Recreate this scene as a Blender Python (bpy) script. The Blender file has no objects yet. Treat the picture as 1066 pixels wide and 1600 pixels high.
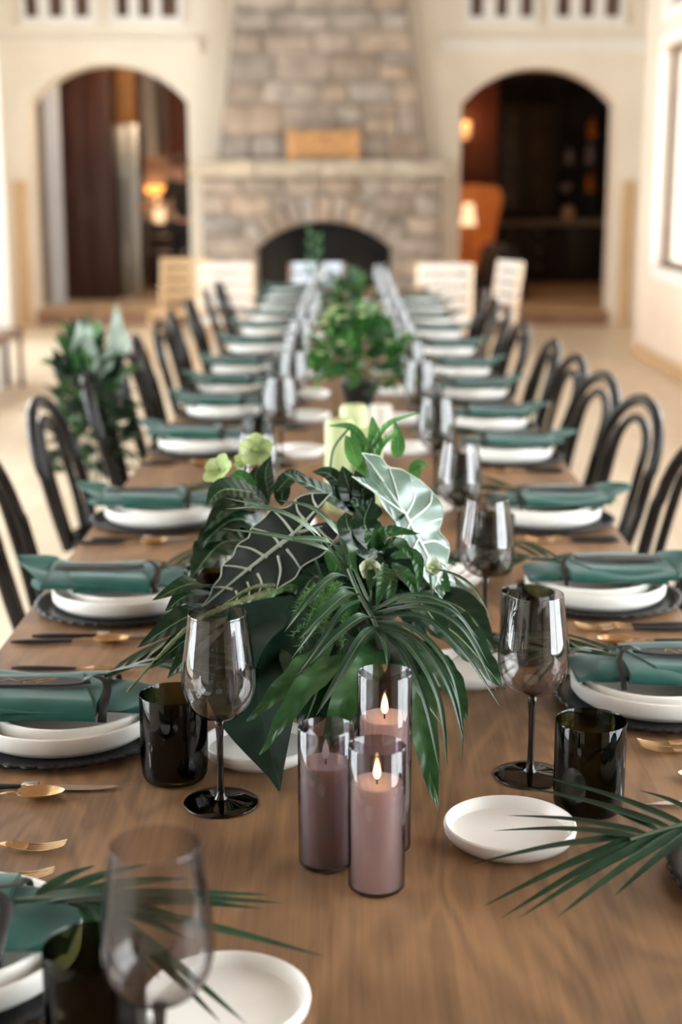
import bpy, bmesh, math, random
from mathutils import Vector, Matrix, Euler
PI = math.pi
R = random.Random(7)
C = bpy.context.scene.collection
sc = bpy.context.scene

# ------------------------------------------------------------------ camera
CAM = Vector((0, 0, 1.53))
PITCH, YAW, FPX = math.radians(12.65), math.radians(0.30), 2250.0
cd = bpy.data.cameras.new('camera'); cam = bpy.data.objects.new('camera', cd); C.objects.link(cam)
cam.location = CAM; cam.rotation_euler = (PI / 2 - PITCH, 0, YAW)
cd.sensor_fit = 'AUTO'; cd.sensor_width = 36.0; cd.lens = FPX / 1600 * 36
cd.clip_start = .05; cd.clip_end = 200
cd.dof.use_dof = True; cd.dof.focus_distance = 1.83; cd.dof.aperture_fstop = 3.0
sc.camera = cam

# ------------------------------------------------------------------ world, light, exposure
w = bpy.data.worlds.new('sky'); sc.world = w; w.use_nodes = True
nt = w.node_tree; bg = nt.nodes['Background']
bg.inputs[0].default_value = (0.93, 0.97, 1.0, 1); bg.inputs[1].default_value = 15.0
sc.view_settings.view_transform = 'Standard'; sc.view_settings.look = 'None'
sc.view_settings.exposure = 0.0; sc.view_settings.gamma = 1; sc.view_settings.use_curve_mapping = False
sc.cycles.max_bounces = 14; sc.cycles.transparent_max_bounces = 32; sc.cycles.diffuse_bounces = 6
sc.cycles.use_denoising = True; sc.cycles.sample_clamp_indirect = 8; sc.cycles.blur_glossy = .3

def portal(loc, rot, sx, sy):
    l = bpy.data.lights.new('window_portal', 'AREA'); l.shape = 'RECTANGLE'; l.size = sx; l.size_y = sy
    l.cycles.is_portal = True
    o = bpy.data.objects.new('window_portal', l); C.objects.link(o); o.location = loc; o.rotation_euler = rot

def lamp(loc, power, col, size=.1):
    l = bpy.data.lights.new('lamp_or_fill_light', 'POINT'); l.energy = power; l.color = col; l.shadow_soft_size = size
    o = bpy.data.objects.new('lamp_or_fill_light', l); C.objects.link(o); o.location = loc
    return o

# ------------------------------------------------------------------ photo geometry helper (pixel of the photo + distance -> point)
_Rm = cam.rotation_euler.to_matrix()
def ray(px, py): return (_Rm @ Vector(((px - 533) / FPX, -(py - 800) / FPX, -1)))
def at(px, py, Y):
    d = ray(px, py); return CAM + d * (Y / d.y)
def on_plane(px, py, p0, n):
    d = ray(px, py); return CAM + d * ((p0 - CAM).dot(n) / d.dot(n))

# ------------------------------------------------------------------ materials
M = {}
def mat(name, col, rough=.5, metal=0, spec=.5, coat=0, sub=0, emit=None, estr=0, sheen=0):
    m = bpy.data.materials.new(name); m.use_nodes = True
    b = m.node_tree.nodes['Principled BSDF']
    b.inputs['Base Color'].default_value = (*col, 1); b.inputs['Roughness'].default_value = rough
    b.inputs['Metallic'].default_value = metal; b.inputs['Specular IOR Level'].default_value = spec
    b.inputs['Coat Weight'].default_value = coat; b.inputs['Subsurface Weight'].default_value = sub
    b.inputs['Sheen Weight'].default_value = sheen
    if emit: b.inputs['Emission Color'].default_value = (*emit, 1); b.inputs['Emission Strength'].default_value = estr
    M[name] = m; return m
def nodes(m): return m.node_tree.nodes, m.node_tree.links, m.node_tree.nodes['Principled BSDF']
def mottle(m, c1, c2, scale=6, stretch=(1, 1, 1), detail=5, bump=0, bscale=None, lo=.35, hi=.65, coord='Object', dist=.002):
    n, l, b = nodes(m)
    tc = n.new('ShaderNodeTexCoord'); mp = n.new('ShaderNodeMapping'); mp.inputs['Scale'].default_value = stretch
    no = n.new('ShaderNodeTexNoise'); no.inputs['Scale'].default_value = scale; no.inputs['Detail'].default_value = detail
    cr = n.new('ShaderNodeValToRGB'); cr.color_ramp.elements[0].position = lo; cr.color_ramp.elements[1].position = hi
    cr.color_ramp.elements[0].color = (*c1, 1); cr.color_ramp.elements[1].color = (*c2, 1)
    l.new(tc.outputs[coord], mp.inputs[0]); l.new(mp.outputs[0], no.inputs['Vector']); l.new(no.outputs['Fac'], cr.inputs[0])
    l.new(cr.outputs[0], b.inputs['Base Color'])
    if bump:
        n2 = n.new('ShaderNodeTexNoise'); n2.inputs['Scale'].default_value = bscale or scale * 4; n2.inputs['Detail'].default_value = 3
        bp = n.new('ShaderNodeBump'); bp.inputs['Strength'].default_value = bump; bp.inputs['Distance'].default_value = dist
        l.new(mp.outputs[0], n2.inputs['Vector']); l.new(n2.outputs['Fac'], bp.inputs['Height']); l.new(bp.outputs[0], b.inputs['Normal'])
    return m

def per_object_tint(m, amount=.25, sat=.15):
    n, l, b = nodes(m)
    src = b.inputs['Base Color'].links[0].from_socket
    oi = n.new('ShaderNodeObjectInfo'); hs = n.new('ShaderNodeHueSaturation')
    mr = n.new('ShaderNodeMapRange'); mr.inputs['To Min'].default_value = 1 - amount; mr.inputs['To Max'].default_value = 1 + amount
    l.new(oi.outputs['Random'], mr.inputs['Value']); l.new(mr.outputs[0], hs.inputs['Value'])
    mr2 = n.new('ShaderNodeMapRange'); mr2.inputs['To Min'].default_value = 1 - sat; mr2.inputs['To Max'].default_value = 1 + sat
    mu = n.new('ShaderNodeMath'); mu.operation = 'FRACT'; mm = n.new('ShaderNodeMath'); mm.operation = 'MULTIPLY'; mm.inputs[1].default_value = 17.3
    l.new(oi.outputs['Random'], mm.inputs[0]); l.new(mm.outputs[0], mu.inputs[0]); l.new(mu.outputs[0], mr2.inputs['Value'])
    l.new(mr2.outputs[0], hs.inputs['Saturation'])
    l.new(src, hs.inputs['Color']); l.new(hs.outputs[0], b.inputs['Base Color'])
    return m

def table_wood():
    m = mat('table_wood', (.3, .18, .1), .42, spec=.35); n, l, b = nodes(m)
    tc = n.new('ShaderNodeTexCoord')
    def noise(scale, sx, sy, det=4, dist=0):
        mp = n.new('ShaderNodeMapping'); mp.inputs['Scale'].default_value = (sx, sy, 1)
        t = n.new('ShaderNodeTexNoise'); t.inputs['Scale'].default_value = scale; t.inputs['Detail'].default_value = det
        t.inputs['Distortion'].default_value = dist
        l.new(tc.outputs['Object'], mp.inputs[0]); l.new(mp.outputs[0], t.inputs['Vector']); return t
    big = noise(2.2, 2.6, .8, 2.5, .9)
    mul = n.new('ShaderNodeMath'); mul.operation = 'MULTIPLY'; mul.inputs[1].default_value = 46
    sn = n.new('ShaderNodeMath'); sn.operation = 'SINE'
    l.new(big.outputs['Fac'], mul.inputs[0]); l.new(mul.outputs[0], sn.inputs[0])
    fine = noise(40, 4, .12, 5); patch = noise(3.2, 2.2, .9, 3, .5)
    cr = n.new('ShaderNodeValToRGB')
    e = cr.color_ramp.elements; e[0].position = 0; e[0].color = (.098, .053, .027, 1); e[1].position = 1; e[1].color = (.262, .143, .069, 1)
    def mad(a, k, add):
        x = n.new('ShaderNodeMath'); x.operation = 'MULTIPLY_ADD'; x.inputs[1].default_value = k
        l.new(a, x.inputs[0])
        if isinstance(add, float): x.inputs[2].default_value = add
        else: l.new(add, x.inputs[2])
        return x.outputs[0]
    v = mad(sn.outputs[0], .17, .0); v = mad(fine.outputs['Fac'], .75, v); v = mad(patch.outputs['Fac'], 1.5, v); v = mad(v, 1.0, -.66)
    l.new(v, cr.inputs[0]); l.new(cr.outputs[0], b.inputs['Base Color'])
    bp = n.new('ShaderNodeBump'); bp.inputs['Strength'].default_value = .12; bp.inputs['Distance'].default_value = .001
    l.new(fine.outputs['Fac'], bp.inputs['Height']); l.new(bp.outputs[0], b.inputs['Normal'])
table_wood()
mottle(mat('ceramic', (.78, .76, .71), .33, spec=.45), (.74, .715, .66), (.80, .78, .735), 9, bump=.05, bscale=60)
mottle(mat('linen', (.01, .07, .055), .85, sheen=.2, spec=.2), (.007, .060, .046), (.011, .080, .062), 25, bump=.35, bscale=700, dist=.0006)
mottle(mat('charger_black', (.010, .010, .011), .35, spec=.22), (.006, .006, .007), (.010, .010, .011), 20)
mottle(mat('handle_black', (.012, .012, .013), .35), (.010, .010, .011), (.017, .017, .018), 30)
mottle(mat('gold', (.75, .52, .28), .22, 1), (.70, .48, .25), (.80, .58, .34), 20)
mottle(mat('steel', (.7, .69, .67), .22, 1), (.6, .6, .6), (.75, .74, .72), 15)
mottle(mat('lacquer', (.005, .005, .005), .22, spec=.30), (.004, .004, .004), (.007, .006, .006), 12)
mottle(mat('leather', (.02, .018, .018), .6), (.016, .015, .015), (.03, .027, .026), 40, bump=.2, bscale=200)
mottle(mat('gold_ink', (.55, .30, .10), .35, .8), (.5, .27, .09), (.62, .36, .13), 30)
mottle(mat('ribbon', (.008, .008, .009), .5), (.006, .006, .007), (.012, .012, .013), 30)

def thin_glass(name, tint, edge, rough=.0, ior=1.5, base=.072, graze=.6):
    m = bpy.data.materials.new(name); m.use_nodes = True; n, l = m.node_tree.nodes, m.node_tree.links
    n.clear(); out = n.new('ShaderNodeOutputMaterial'); tr = n.new('ShaderNodeBsdfTransparent'); gl = n.new('ShaderNodeBsdfGlossy')
    gl.inputs['Roughness'].default_value = rough; gl.inputs['Color'].default_value = (1, 1, 1, 1)
    lw = n.new('ShaderNodeLayerWeight'); lw.inputs['Blend'].default_value = .5
    cr = n.new('ShaderNodeValToRGB'); cr.color_ramp.elements[0].color = (*tint, 1); cr.color_ramp.elements[1].color = (*edge, 1)
    cr.color_ramp.elements[0].position = .25; cr.color_ramp.elements[1].position = .95
    fr = n.new('ShaderNodeFresnel'); fr.inputs['IOR'].default_value = ior
    # thin walls reflect from both faces
    mu = n.new('ShaderNodeMath'); mu.operation = 'MULTIPLY'; mu.inputs[1].default_value = 1.7; mu.use_clamp = True
    mx = n.new('ShaderNodeMixShader')
    geo = n.new('ShaderNodeNewGeometry'); inv = n.new('ShaderNodeVectorMath'); inv.operation = 'SCALE'
    sgn = n.new('ShaderNodeMath'); sgn.operation = 'MULTIPLY_ADD'; sgn.inputs[1].default_value = -2; sgn.inputs[2].default_value = 1
    l.new(geo.outputs['Backfacing'], sgn.inputs[0])
    l.new(lw.outputs['Facing'], cr.inputs[0]); l.new(cr.outputs[0], tr.inputs[0])
    l.new(lw.outputs['Facing'], mu.inputs[0])
    pw = n.new('ShaderNodeMath'); pw.operation = 'POWER'; pw.inputs[1].default_value = 4.0
    l.new(lw.outputs['Facing'], pw.inputs[0])
    ma = n.new('ShaderNodeMath'); ma.operation = 'MULTIPLY_ADD'; ma.inputs[1].default_value = graze; ma.inputs[2].default_value = base; ma.use_clamp = True
    l.new(pw.outputs[0], ma.inputs[0]); l.new(ma.outputs[0], mx.inputs[0])
    l.new(tr.outputs[0], mx.inputs[1]); l.new(gl.outputs[0], mx.inputs[2]); l.new(mx.outputs[0], out.inputs[0])
    M[name] = m; return m
thin_glass('smoked_glass', (.70, .68, .67), (.22, .20, .20))
thin_glass('smoked_solid', (.22, .20, .20), (.06, .05, .05), base=.045, graze=.5)
thin_glass('candle_glass', (.72, .69, .71), (.16, .14, .15), base=.05, graze=.45)
thin_glass('tumbler_glass', (.30, .30, .18), (.02, .02, .012), base=.028, graze=.35)
thin_glass('window_glass', (.97, .98, .98), (.8, .85, .85))
mottle(mat('wax', (.60, .51, .49), .5, sub=.6), (.57, .48, .46), (.63, .54, .52), 20)
mottle(M['wax'], (.57, .48, .46), (.63, .54, .52), 20)
mottle(mat('wax_lit', (.62, .50, .46), .5, sub=.6, emit=(1, .68, .55), estr=.25), (.59, .47, .43), (.65, .53, .49), 20)  # weak emission stands in for light shining through the wax
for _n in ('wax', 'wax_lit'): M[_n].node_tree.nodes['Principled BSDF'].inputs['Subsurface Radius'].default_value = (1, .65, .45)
mottle(mat('pale_wax', (.40, .46, .22), .5, sub=.2), (.36, .42, .19), (.45, .51, .27), 20)
mottle(mat('wick', (.02, .015, .01), .9), (.02, .015, .01), (.03, .02, .02), 20)
def flame_mat():
    m = mat('flame', (1, .6, .2), .5); n, l, b = nodes(m)
    b.inputs['Emission Color'].default_value = (1, .58, .20, 1); b.inputs['Emission Strength'].default_value = 16
flame_mat()

def leaf_mat(name, c1, c2, rough=.32, veins=0, rib=(.2, .3, .15), trans=.0, bump=.3, nv=9, ribw=.035):
    m = mat(name, c1, rough, spec=.32); n, l, b = nodes(m)
    uv = n.new('ShaderNodeUVMap'); sx = n.new('ShaderNodeSeparateXYZ'); l.new(uv.outputs[0], sx.inputs[0])
    tc = n.new('ShaderNodeTexCoord'); no = n.new('ShaderNodeTexNoise'); no.inputs['Scale'].default_value = 28; no.inputs['Detail'].default_value = 4
    l.new(tc.outputs['Object'], no.inputs['Vector'])
    cr = n.new('ShaderNodeValToRGB'); cr.color_ramp.elements[0].position = .35; cr.color_ramp.elements[1].position = .68
    cr.color_ramp.elements[0].color = (*c1, 1); cr.color_ramp.elements[1].color = (*c2, 1); l.new(no.outputs['Fac'], cr.inputs[0])
    ab = n.new('ShaderNodeMath'); ab.operation = 'ABSOLUTE'; l.new(sx.outputs['X'], ab.inputs[0])
    lt = n.new('ShaderNodeMath'); lt.operation = 'LESS_THAN'; lt.inputs[1].default_value = ribw; l.new(ab.outputs[0], lt.inputs[0])
    mx = n.new('ShaderNodeMixRGB'); mx.inputs[2].default_value = (*rib, 1); l.new(lt.outputs[0], mx.inputs[0]); l.new(cr.outputs[0], mx.inputs[1])
    oi = n.new('ShaderNodeObjectInfo'); hs = n.new('ShaderNodeHueSaturation'); mr = n.new('ShaderNodeMapRange')
    mr.inputs['To Min'].default_value = .75; mr.inputs['To Max'].default_value = 1.25; l.new(oi.outputs['Random'], mr.inputs['Value'])
    l.new(mr.outputs[0], hs.inputs['Value']); l.new(mx.outputs[0], hs.inputs['Color']); l.new(hs.outputs[0], b.inputs['Base Color'])
    # side veins as fine relief: sin(v*n - |u|*k)
    a1 = n.new('ShaderNodeMath'); a1.operation = 'MULTIPLY'; a1.inputs[1].default_value = nv * 6.283; l.new(sx.outputs['Y'], a1.inputs[0])
    a2 = n.new('ShaderNodeMath'); a2.operation = 'MULTIPLY_ADD'; a2.inputs[1].default_value = -5.0; l.new(ab.outputs[0], a2.inputs[0]); l.new(a1.outputs[0], a2.inputs[2])
    s = n.new('ShaderNodeMath'); s.operation = 'SINE'; l.new(a2.outputs[0], s.inputs[0])
    bp = n.new('ShaderNodeBump'); bp.inputs['Strength'].default_value = bump; bp.inputs['Distance'].default_value = .0012
    l.new(s.outputs[0], bp.inputs['Height']); l.new(bp.outputs[0], b.inputs['Normal'])
    if trans:
        tl = n.new('ShaderNodeBsdfTranslucent'); ms = n.new('ShaderNodeMixShader'); ms.inputs[0].default_value = trans
        l.new(hs.outputs[0], tl.inputs[0]); out = n['Material Output']
        l.new(b.outputs[0], ms.inputs[1]); l.new(tl.outputs[0], ms.inputs[2]); l.new(ms.outputs[0], out.inputs[0])
    return m
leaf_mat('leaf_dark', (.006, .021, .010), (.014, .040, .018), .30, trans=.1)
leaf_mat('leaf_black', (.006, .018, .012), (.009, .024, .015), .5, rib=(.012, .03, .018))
M['leaf_black'].node_tree.nodes['Principled BSDF'].inputs['Specular IOR Level'].default_value = .14
leaf_mat('leaf_green', (.016, .062, .018), (.034, .10, .028), .33, trans=.15, rib=(.03, .09, .03))
leaf_mat('leaf_strap', (.016, .050, .026), (.042, .088, .046), .32, trans=.12, rib=(.14, .19, .12), nv=1, bump=.1, ribw=.10)  # midrib paled so the leaflets' sheen sits in the colour
leaf_mat('leaf_strap_pale', (.05, .10, .055), (.10, .17, .10), .34, trans=.12, rib=(.22, .28, .19), nv=1, bump=.1, ribw=.14)  # lighter strap copy, the blades' highlight put into its colour
leaf_mat('leaf_palm', (.008, .028, .015), (.018, .050, .025), .36, trans=.08, rib=(.05, .10, .05), nv=1, bump=.05)
leaf_mat('leaf_lime', (.20, .32, .07), (.34, .44, .14), .5, trans=.3, rib=(.4, .5, .2))
leaf_mat('leaf_fern', (.05, .15, .03), (.10, .22, .05), .5, trans=.25)
leaf_mat('leaf_silver', (.34, .45, .37), (.55, .66, .57), .45, trans=.15, rib=(.4, .5, .42))
leaf_mat('leaf_mid', (.02, .085, .018), (.05, .16, .035), .25, trans=.15)
leaf_mat('leaf_bright', (.04, .15, .03), (.09, .24, .055), .2, trans=.2)
leaf_mat('alocasia_dark', (.010, .019, .015), (.018, .030, .023), .40, rib=(.012, .022, .017), bump=.1)
leaf_mat('alocasia_glossy', (.035, .075, .052), (.06, .12, .085), .22, rib=(.04, .09, .06), bump=.6, nv=5)
_b = M['alocasia_glossy'].node_tree.nodes['Principled BSDF']; _b.inputs['Coat Weight'].default_value = .12; _b.inputs['Coat Roughness'].default_value = .16; _b.inputs['Specular IOR Level'].default_value = .55
mottle(mat('vein_grey', (.30, .33, .27), .5), (.25, .28, .22), (.33, .36, .29), 30)
mottle(mat('vein_white', (.70, .78, .72), .35), (.6, .7, .63), (.75, .82, .77), 30)
leaf_mat('petal_green', (.30, .40, .13), (.48, .56, .27), .5, trans=.3, rib=(.25, .36, .1))
leaf_mat('petal_white', (.62, .68, .48), (.74, .78, .62), .5, trans=.3, rib=(.5, .6, .3))
mottle(mat('amaranth', (.09, .11, .04), .8), (.06, .08, .025), (.14, .16, .06), 60, bump=.6, bscale=200)
mottle(mat('stalk', (.03, .06, .02), .6), (.02, .045, .015), (.045, .08, .03), 40)
mottle(mat('vase_black', (.012, .012, .012), .3), (.01, .01, .01), (.02, .02, .02), 10)
# room
mottle(mat('wall_paint', (.82, .74, .625), .85, spec=.2), (.80, .72, .605), (.84, .765, .65), 2, bump=.08, bscale=80)
mottle(mat('wall_white', (.86, .82, .76), .8, spec=.2), (.84, .80, .74), (.88, .84, .78), 2, bump=.06, bscale=80)
mottle(mat('side_wall_paint', (.80, .66, .54), .85, spec=.2), (.78, .64, .52), (.82, .69, .565), 2)
mottle(mat('ceiling_wood', (.16, .10, .065), .6), (.13, .08, .05), (.19, .12, .08), 3, (6, .6, 1))  # dark tone for the unseen ceiling and front wall, picked to cut fill light
mottle(mat('trim_white', (.84, .82, .78), .5), (.82, .80, .76), (.86, .84, .80), 3)
mottle(mat('oak_trim', (.62, .42, .22), .5), (.56, .37, .19), (.68, .47, .26), 5, (8, 8, .6))
mottle(mat('oak_floor', (.74, .62, .47), .38, spec=.4), (.69, .565, .415), (.79, .675, .525), 3, (6, .5, 1))
per_object_tint(M['oak_floor'], .07)
mottle(mat('dark_window', (.10, .055, .04), .3), (.08, .04, .03), (.16, .09, .06), 3)
mottle(mat('window_frame_brown', (.12, .075, .05), .4), (.10, .06, .04), (.15, .09, .06), 6, (6, 6, 1))
mottle(mat('stone', (.42, .34, .26), .8, spec=.3), (.29, .235, .190), (.46, .375, .305), 5, detail=8, bump=.5, bscale=18, dist=.02)
per_object_tint(M['stone'], .17, .3)
mottle(mat('mortar', (.30, .26, .21), .95), (.26, .22, .18), (.34, .29, .24), 12)
mottle(mat('mantel_stone', (.50, .42, .32), .7), (.42, .35, .26), (.56, .48, .375), 6, detail=8, bump=.3, bscale=20, dist=.01)
per_object_tint(M['mantel_stone'], .12)
mottle(mat('soot', (.012, .011, .010), .85), (.008, .008, .008), (.02, .018, .016), 8)
mottle(mat('sign_wood', (.55, .28, .10), .55), (.45, .21, .07), (.64, .35, .14), 5, (1, 1, 6))
mottle(mat('mahogany', (.045, .010, .005), .45), (.034, .0075, .004), (.056, .014, .007), 3, (5, 5, .6))
mottle(mat('mahogany_red', (.16, .035, .014), .45), (.13, .028, .011), (.19, .045, .018), 3, (5, 5, .6))
mottle(mat('oak_cabinet', (.36, .17, .05), .45), (.30, .14, .04), (.42, .20, .07), 4, (5, 5, .8))
mottle(mat('taupe_paint', (.22, .17, .12), .8), (.20, .155, .11), (.24, .185, .135), 3)
mottle(mat('door_white', (.70, .74, .80), .5), (.68, .72, .78), (.72, .76, .82), 3)
mottle(mat('tile_mauve', (.30, .23, .23), .3), (.26, .20, .20), (.34, .27, .27), 8)
mottle(mat('fridge_steel', (.55, .56, .57), .35, 1), (.5, .51, .52), (.6, .61, .62), 4, (10, 10, .3))
mottle(mat('hood_white', (.78, .76, .74), .4), (.75, .73, .71), (.81, .79, .77), 4)
mottle(mat('cabinet_black', (.010, .011, .013), .4), (.008, .009, .011), (.014, .015, .017), 5)
mottle(mat('cabinet_glass', (.05, .05, .05), .15), (.035, .035, .035), (.07, .068, .065), 4)
mottle(mat('counter_grey', (.30, .28, .25), .35), (.25, .235, .21), (.35, .33, .295), 12)
mottle(mat('tan_leather', (.62, .24, .06), .5), (.55, .20, .05), (.68, .28, .08), 8)
mottle(mat('navy_cloth', (.02, .023, .035), .9), (.016, .019, .03), (.026, .03, .044), 20)
mottle(mat('amber_glass', (.65, .22, .03), .2), (.55, .17, .02), (.72, .27, .05), 8)
mottle(mat('blue_glass', (.32, .33, .42), .2), (.28, .29, .38), (.38, .39, .48), 8)
mottle(mat('bowl_cream', (.75, .72, .62), .4), (.7, .67, .57), (.8, .77, .67), 8)
mottle(mat('birch', (.80, .62, .44), .5), (.75, .56, .38), (.84, .67, .49), 5, (6, 6, 1))
mottle(mat('cream_seat', (.74, .67, .6), .8), (.72, .65, .58), (.76, .69, .62), 15)
mottle(mat('pale_grey_blue', (.55, .62, .72), .5), (.52, .59, .69), (.6, .66, .75), 15)
mottle(mat('walnut', (.17, .09, .06), .4), (.14, .07, .045), (.20, .11, .07), 4, (6, 1, 6))
mottle(mat('walnut_riser', (.26, .14, .08), .5), (.23, .12, .07), (.29, .16, .095), 4)
mottle(mat('skin', (.55, .30, .22), .5, sub=.1), (.52, .28, .2), (.58, .33, .24), 10)
mottle(mat('black_shirt', (.010, .010, .012), .85), (.008, .008, .01), (.014, .014, .016), 20)
mottle(mat('hair_brown', (.05, .022, .012), .6), (.035, .016, .009), (.07, .032, .018), 30)
mottle(mat('eye_dark', (.02, .015, .012), .2), (.02, .015, .012), (.025, .02, .015), 30)
mottle(mat('lip', (.4, .14, .11), .5), (.38, .13, .1), (.42, .15, .12), 20)
mat('glow_amber', (1, .5, .15), .5, emit=(1, .42, .10), estr=1.5)
mat('glow_dim', (.9, .6, .3), .5, emit=(1, .60, .30), estr=.45)
mat('glow_lamp', (1, .8, .5), .5, emit=(1, .70, .40), estr=1.3)

# ------------------------------------------------------------------ mesh helpers
class MB:
    def __init__(s): s.v = []; s.f = []; s.uv = None
    def add(s, vs, fs):
        b = len(s.v); s.v += [tuple(v) for v in vs]; s.f += [tuple(i + b for i in f) for f in fs]; return s
    def box(s, x0, x1, y0, y1, z0, z1, bev=0):
        if bev <= 0:
            vs = [(x, y, z) for x in (x0, x1) for y in (y0, y1) for z in (z0, z1)]
            return s.add(vs, [(0, 1, 3, 2), (4, 6, 7, 5), (0, 4, 5, 1), (2, 3, 7, 6), (0, 2, 6, 4), (1, 5, 7, 3)])
        bm = bmesh.new(); bmesh.ops.create_cube(bm, size=1)
        for v in bm.verts: v.co = ((x0 + x1) / 2 + v.co.x * (x1 - x0), (y0 + y1) / 2 + v.co.y * (y1 - y0), (z0 + z1) / 2 + v.co.z * (z1 - z0))
        bmesh.ops.bevel(bm, geom=bm.edges[:], offset=bev, segments=2, affect='EDGES', profile=.6)
        bm.verts.ensure_lookup_table(); bm.verts.index_update()
        s.add([v.co for v in bm.verts], [[v.index for v in f.verts] for f in bm.faces]); bm.free(); return s
    def lathe(s, prof, n=32, c=(0, 0, 0), cap=False):
        vs = []; fs = []; rings = []
        for r, z in prof:
            if r < 1e-6: rings.append([len(vs)]); vs.append((c[0], c[1], c[2] + z))
            else:
                rings.append(list(range(len(vs), len(vs) + n)))
                vs += [(c[0] + r * math.cos(2 * PI * i / n), c[1] + r * math.sin(2 * PI * i / n), c[2] + z) for i in range(n)]
        for a, b in zip(rings, rings[1:]):
            for i in range(n):
                j = (i + 1) % n
                if len(a) == 1 and len(b) == 1: continue
                if len(a) == 1: fs.append((a[0], b[i], b[j]))
                elif len(b) == 1: fs.append((a[i], b[0], a[j]))
                else: fs.append((a[i], b[i], b[j], a[j]))
        return s.add(vs, [f[::-1] for f in fs])
    def tube(s, pts, rad, n=8, cap=True, flat=None, closed=False):
        pts = [Vector(p) for p in pts]; m = len(pts)
        rs = rad if isinstance(rad, (list, tuple)) else [rad] * m
        vs = []; fs = []; prev = None
        for i, p in enumerate(pts):
            if closed: t = pts[(i + 1) % m] - pts[i - 1]
            else: t = pts[min(i + 1, m - 1)] - pts[max(i - 1, 0)]
            t.normalize()
            if prev is None:
                a = Vector((0, 0, 1)) if abs(t.z) < .9 else Vector((1, 0, 0))
                u = t.cross(a).normalized()
            else:
                u = prev - t * prev.dot(t); u.normalize()
            prev = u; q = t.cross(u)
            for k in range(n):
                an = 2 * PI * k / n
                fx, fy = (1, 1) if flat is None else flat
                vs.append(p + (u * math.cos(an) * fx + q * math.sin(an) * fy) * rs[i])
        for i in range(m if closed else m - 1):
            for k in range(n):
                a = i * n; b = ((i + 1) % m) * n
                fs.append((a + k, a + (k + 1) % n, b + (k + 1) % n, b + k))
        if cap and not closed: fs.append(tuple(range(n))[::-1]); fs.append(tuple(range((m - 1) * n, m * n)))
        return s.add(vs, fs)
    def prism(s, poly, axis_vec, off=(0, 0, 0)):
        n = len(poly); a = Vector(axis_vec)
        vs = [Vector(p) for p in poly] + [Vector(p) + a for p in poly]
        return s.add(vs, [tuple(range(n)), tuple(range(2 * n - 1, n - 1, -1))] + [(i, i + n, (i + 1) % n + n, (i + 1) % n) for i in range(n)])
    def mesh(s, name, material, smooth=True, angle=40):
        me = bpy.data.meshes.new(name); me.from_pydata(s.v, [], s.f)
        if s.uv:
            u = me.uv_layers.new(name='UVMap')
            for lp in me.loops: u.data[lp.index].uv = s.uv[lp.vertex_index]
        me.materials.append(M[material] if isinstance(material, str) else material)
        if smooth:
            me.shade_smooth()
            if angle and hasattr(me, 'set_sharp_from_angle'): me.set_sharp_from_angle(angle=math.radians(angle))
        me.update(); return me
    def build(s, name, material, parent=None, smooth=True, angle=40, loc=None, fix=True):
        o = bpy.data.objects.new(name, s.mesh(name, material, smooth, angle)); C.objects.link(o)
        if fix:
            bm = bmesh.new(); bm.from_mesh(o.data); bmesh.ops.recalc_face_normals(bm, faces=bm.faces[:]); bm.to_mesh(o.data); bm.free()
        if parent: o.parent = parent
        if loc is not None: o.location = loc
        return o

def thing(name, label, cat, loc=(0, 0, 0), rotz=0, group=None):
    o = bpy.data.objects.new(name, None); C.objects.link(o); o.empty_display_size = .05
    o.location = loc; o.rotation_euler = (0, 0, rotz); o['label'] = label; o['category'] = cat
    if group: o['group'] = group
    return o
def tag(o, label, cat, group=None):
    o['label'] = label; o['category'] = cat
    if group: o['group'] = group
    return o
def struct(o, label=None):
    o['kind'] = 'structure'
    if label: o['label'] = label
    return o
KIDS = {}
def dup(root, loc, rot, label):
    c = root.copy(); C.objects.link(c); c.location = loc; c.rotation_euler = rot if isinstance(rot, (tuple, Euler)) else (0, 0, rot); c['label'] = label
    for ch in root.children:
        k = ch.copy(); C.objects.link(k); k.parent = c
        for g in ch.children:
            q = g.copy(); C.objects.link(q); q.parent = k
    return c
class Proto:
    """first use moves the thing itself, later uses copy it with its parts"""
    def __init__(s, root): s.root = root; s.used = False
    def put(s, loc, rot, label):
        if not s.used:
            s.used = True; r = s.root; r.location = loc; r.rotation_euler = rot if isinstance(rot, tuple) else (0, 0, rot); r['label'] = label; return r
        return dup(s.root, loc, rot, label)

def spline(pts, n):
    pts = [Vector(p) for p in pts]
    if len(pts) == 2: return [pts[0].lerp(pts[1], i / n) for i in range(n + 1)]
    P = [pts[0] * 2 - pts[1]] + pts + [pts[-1] * 2 - pts[-2]]
    out = []; segs = len(pts) - 1
    for i in range(n + 1):
        x = i / n * segs; k = min(int(x), segs - 1); t = x - k
        a, b, c, d = P[k:k + 4]
        out.append(.5 * ((2 * b) + (c - a) * t + (2 * a - 5 * b + 4 * c - d) * t * t + (3 * b - a - 3 * c + d) * t ** 3))
    return out
def lance(t): return max(0, math.sin(PI * t ** .75)) ** .8 * (1 - .25 * t)
def strap(t): return min(1, t * 6 + .35) * (1 - t ** 3.0) ** .9
def ovate(t): return max(0, math.sin(PI * t ** .6)) ** .75
def rounded(t): return max(0, math.sin(PI * min(1, t) ** .75)) ** .45
def broad(t): return max(0, math.sin(PI * min(1, t) ** .72)) ** 1.1
def needle(t): return min(1, .3 + t * 5) * (1 - t) ** .7
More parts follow.
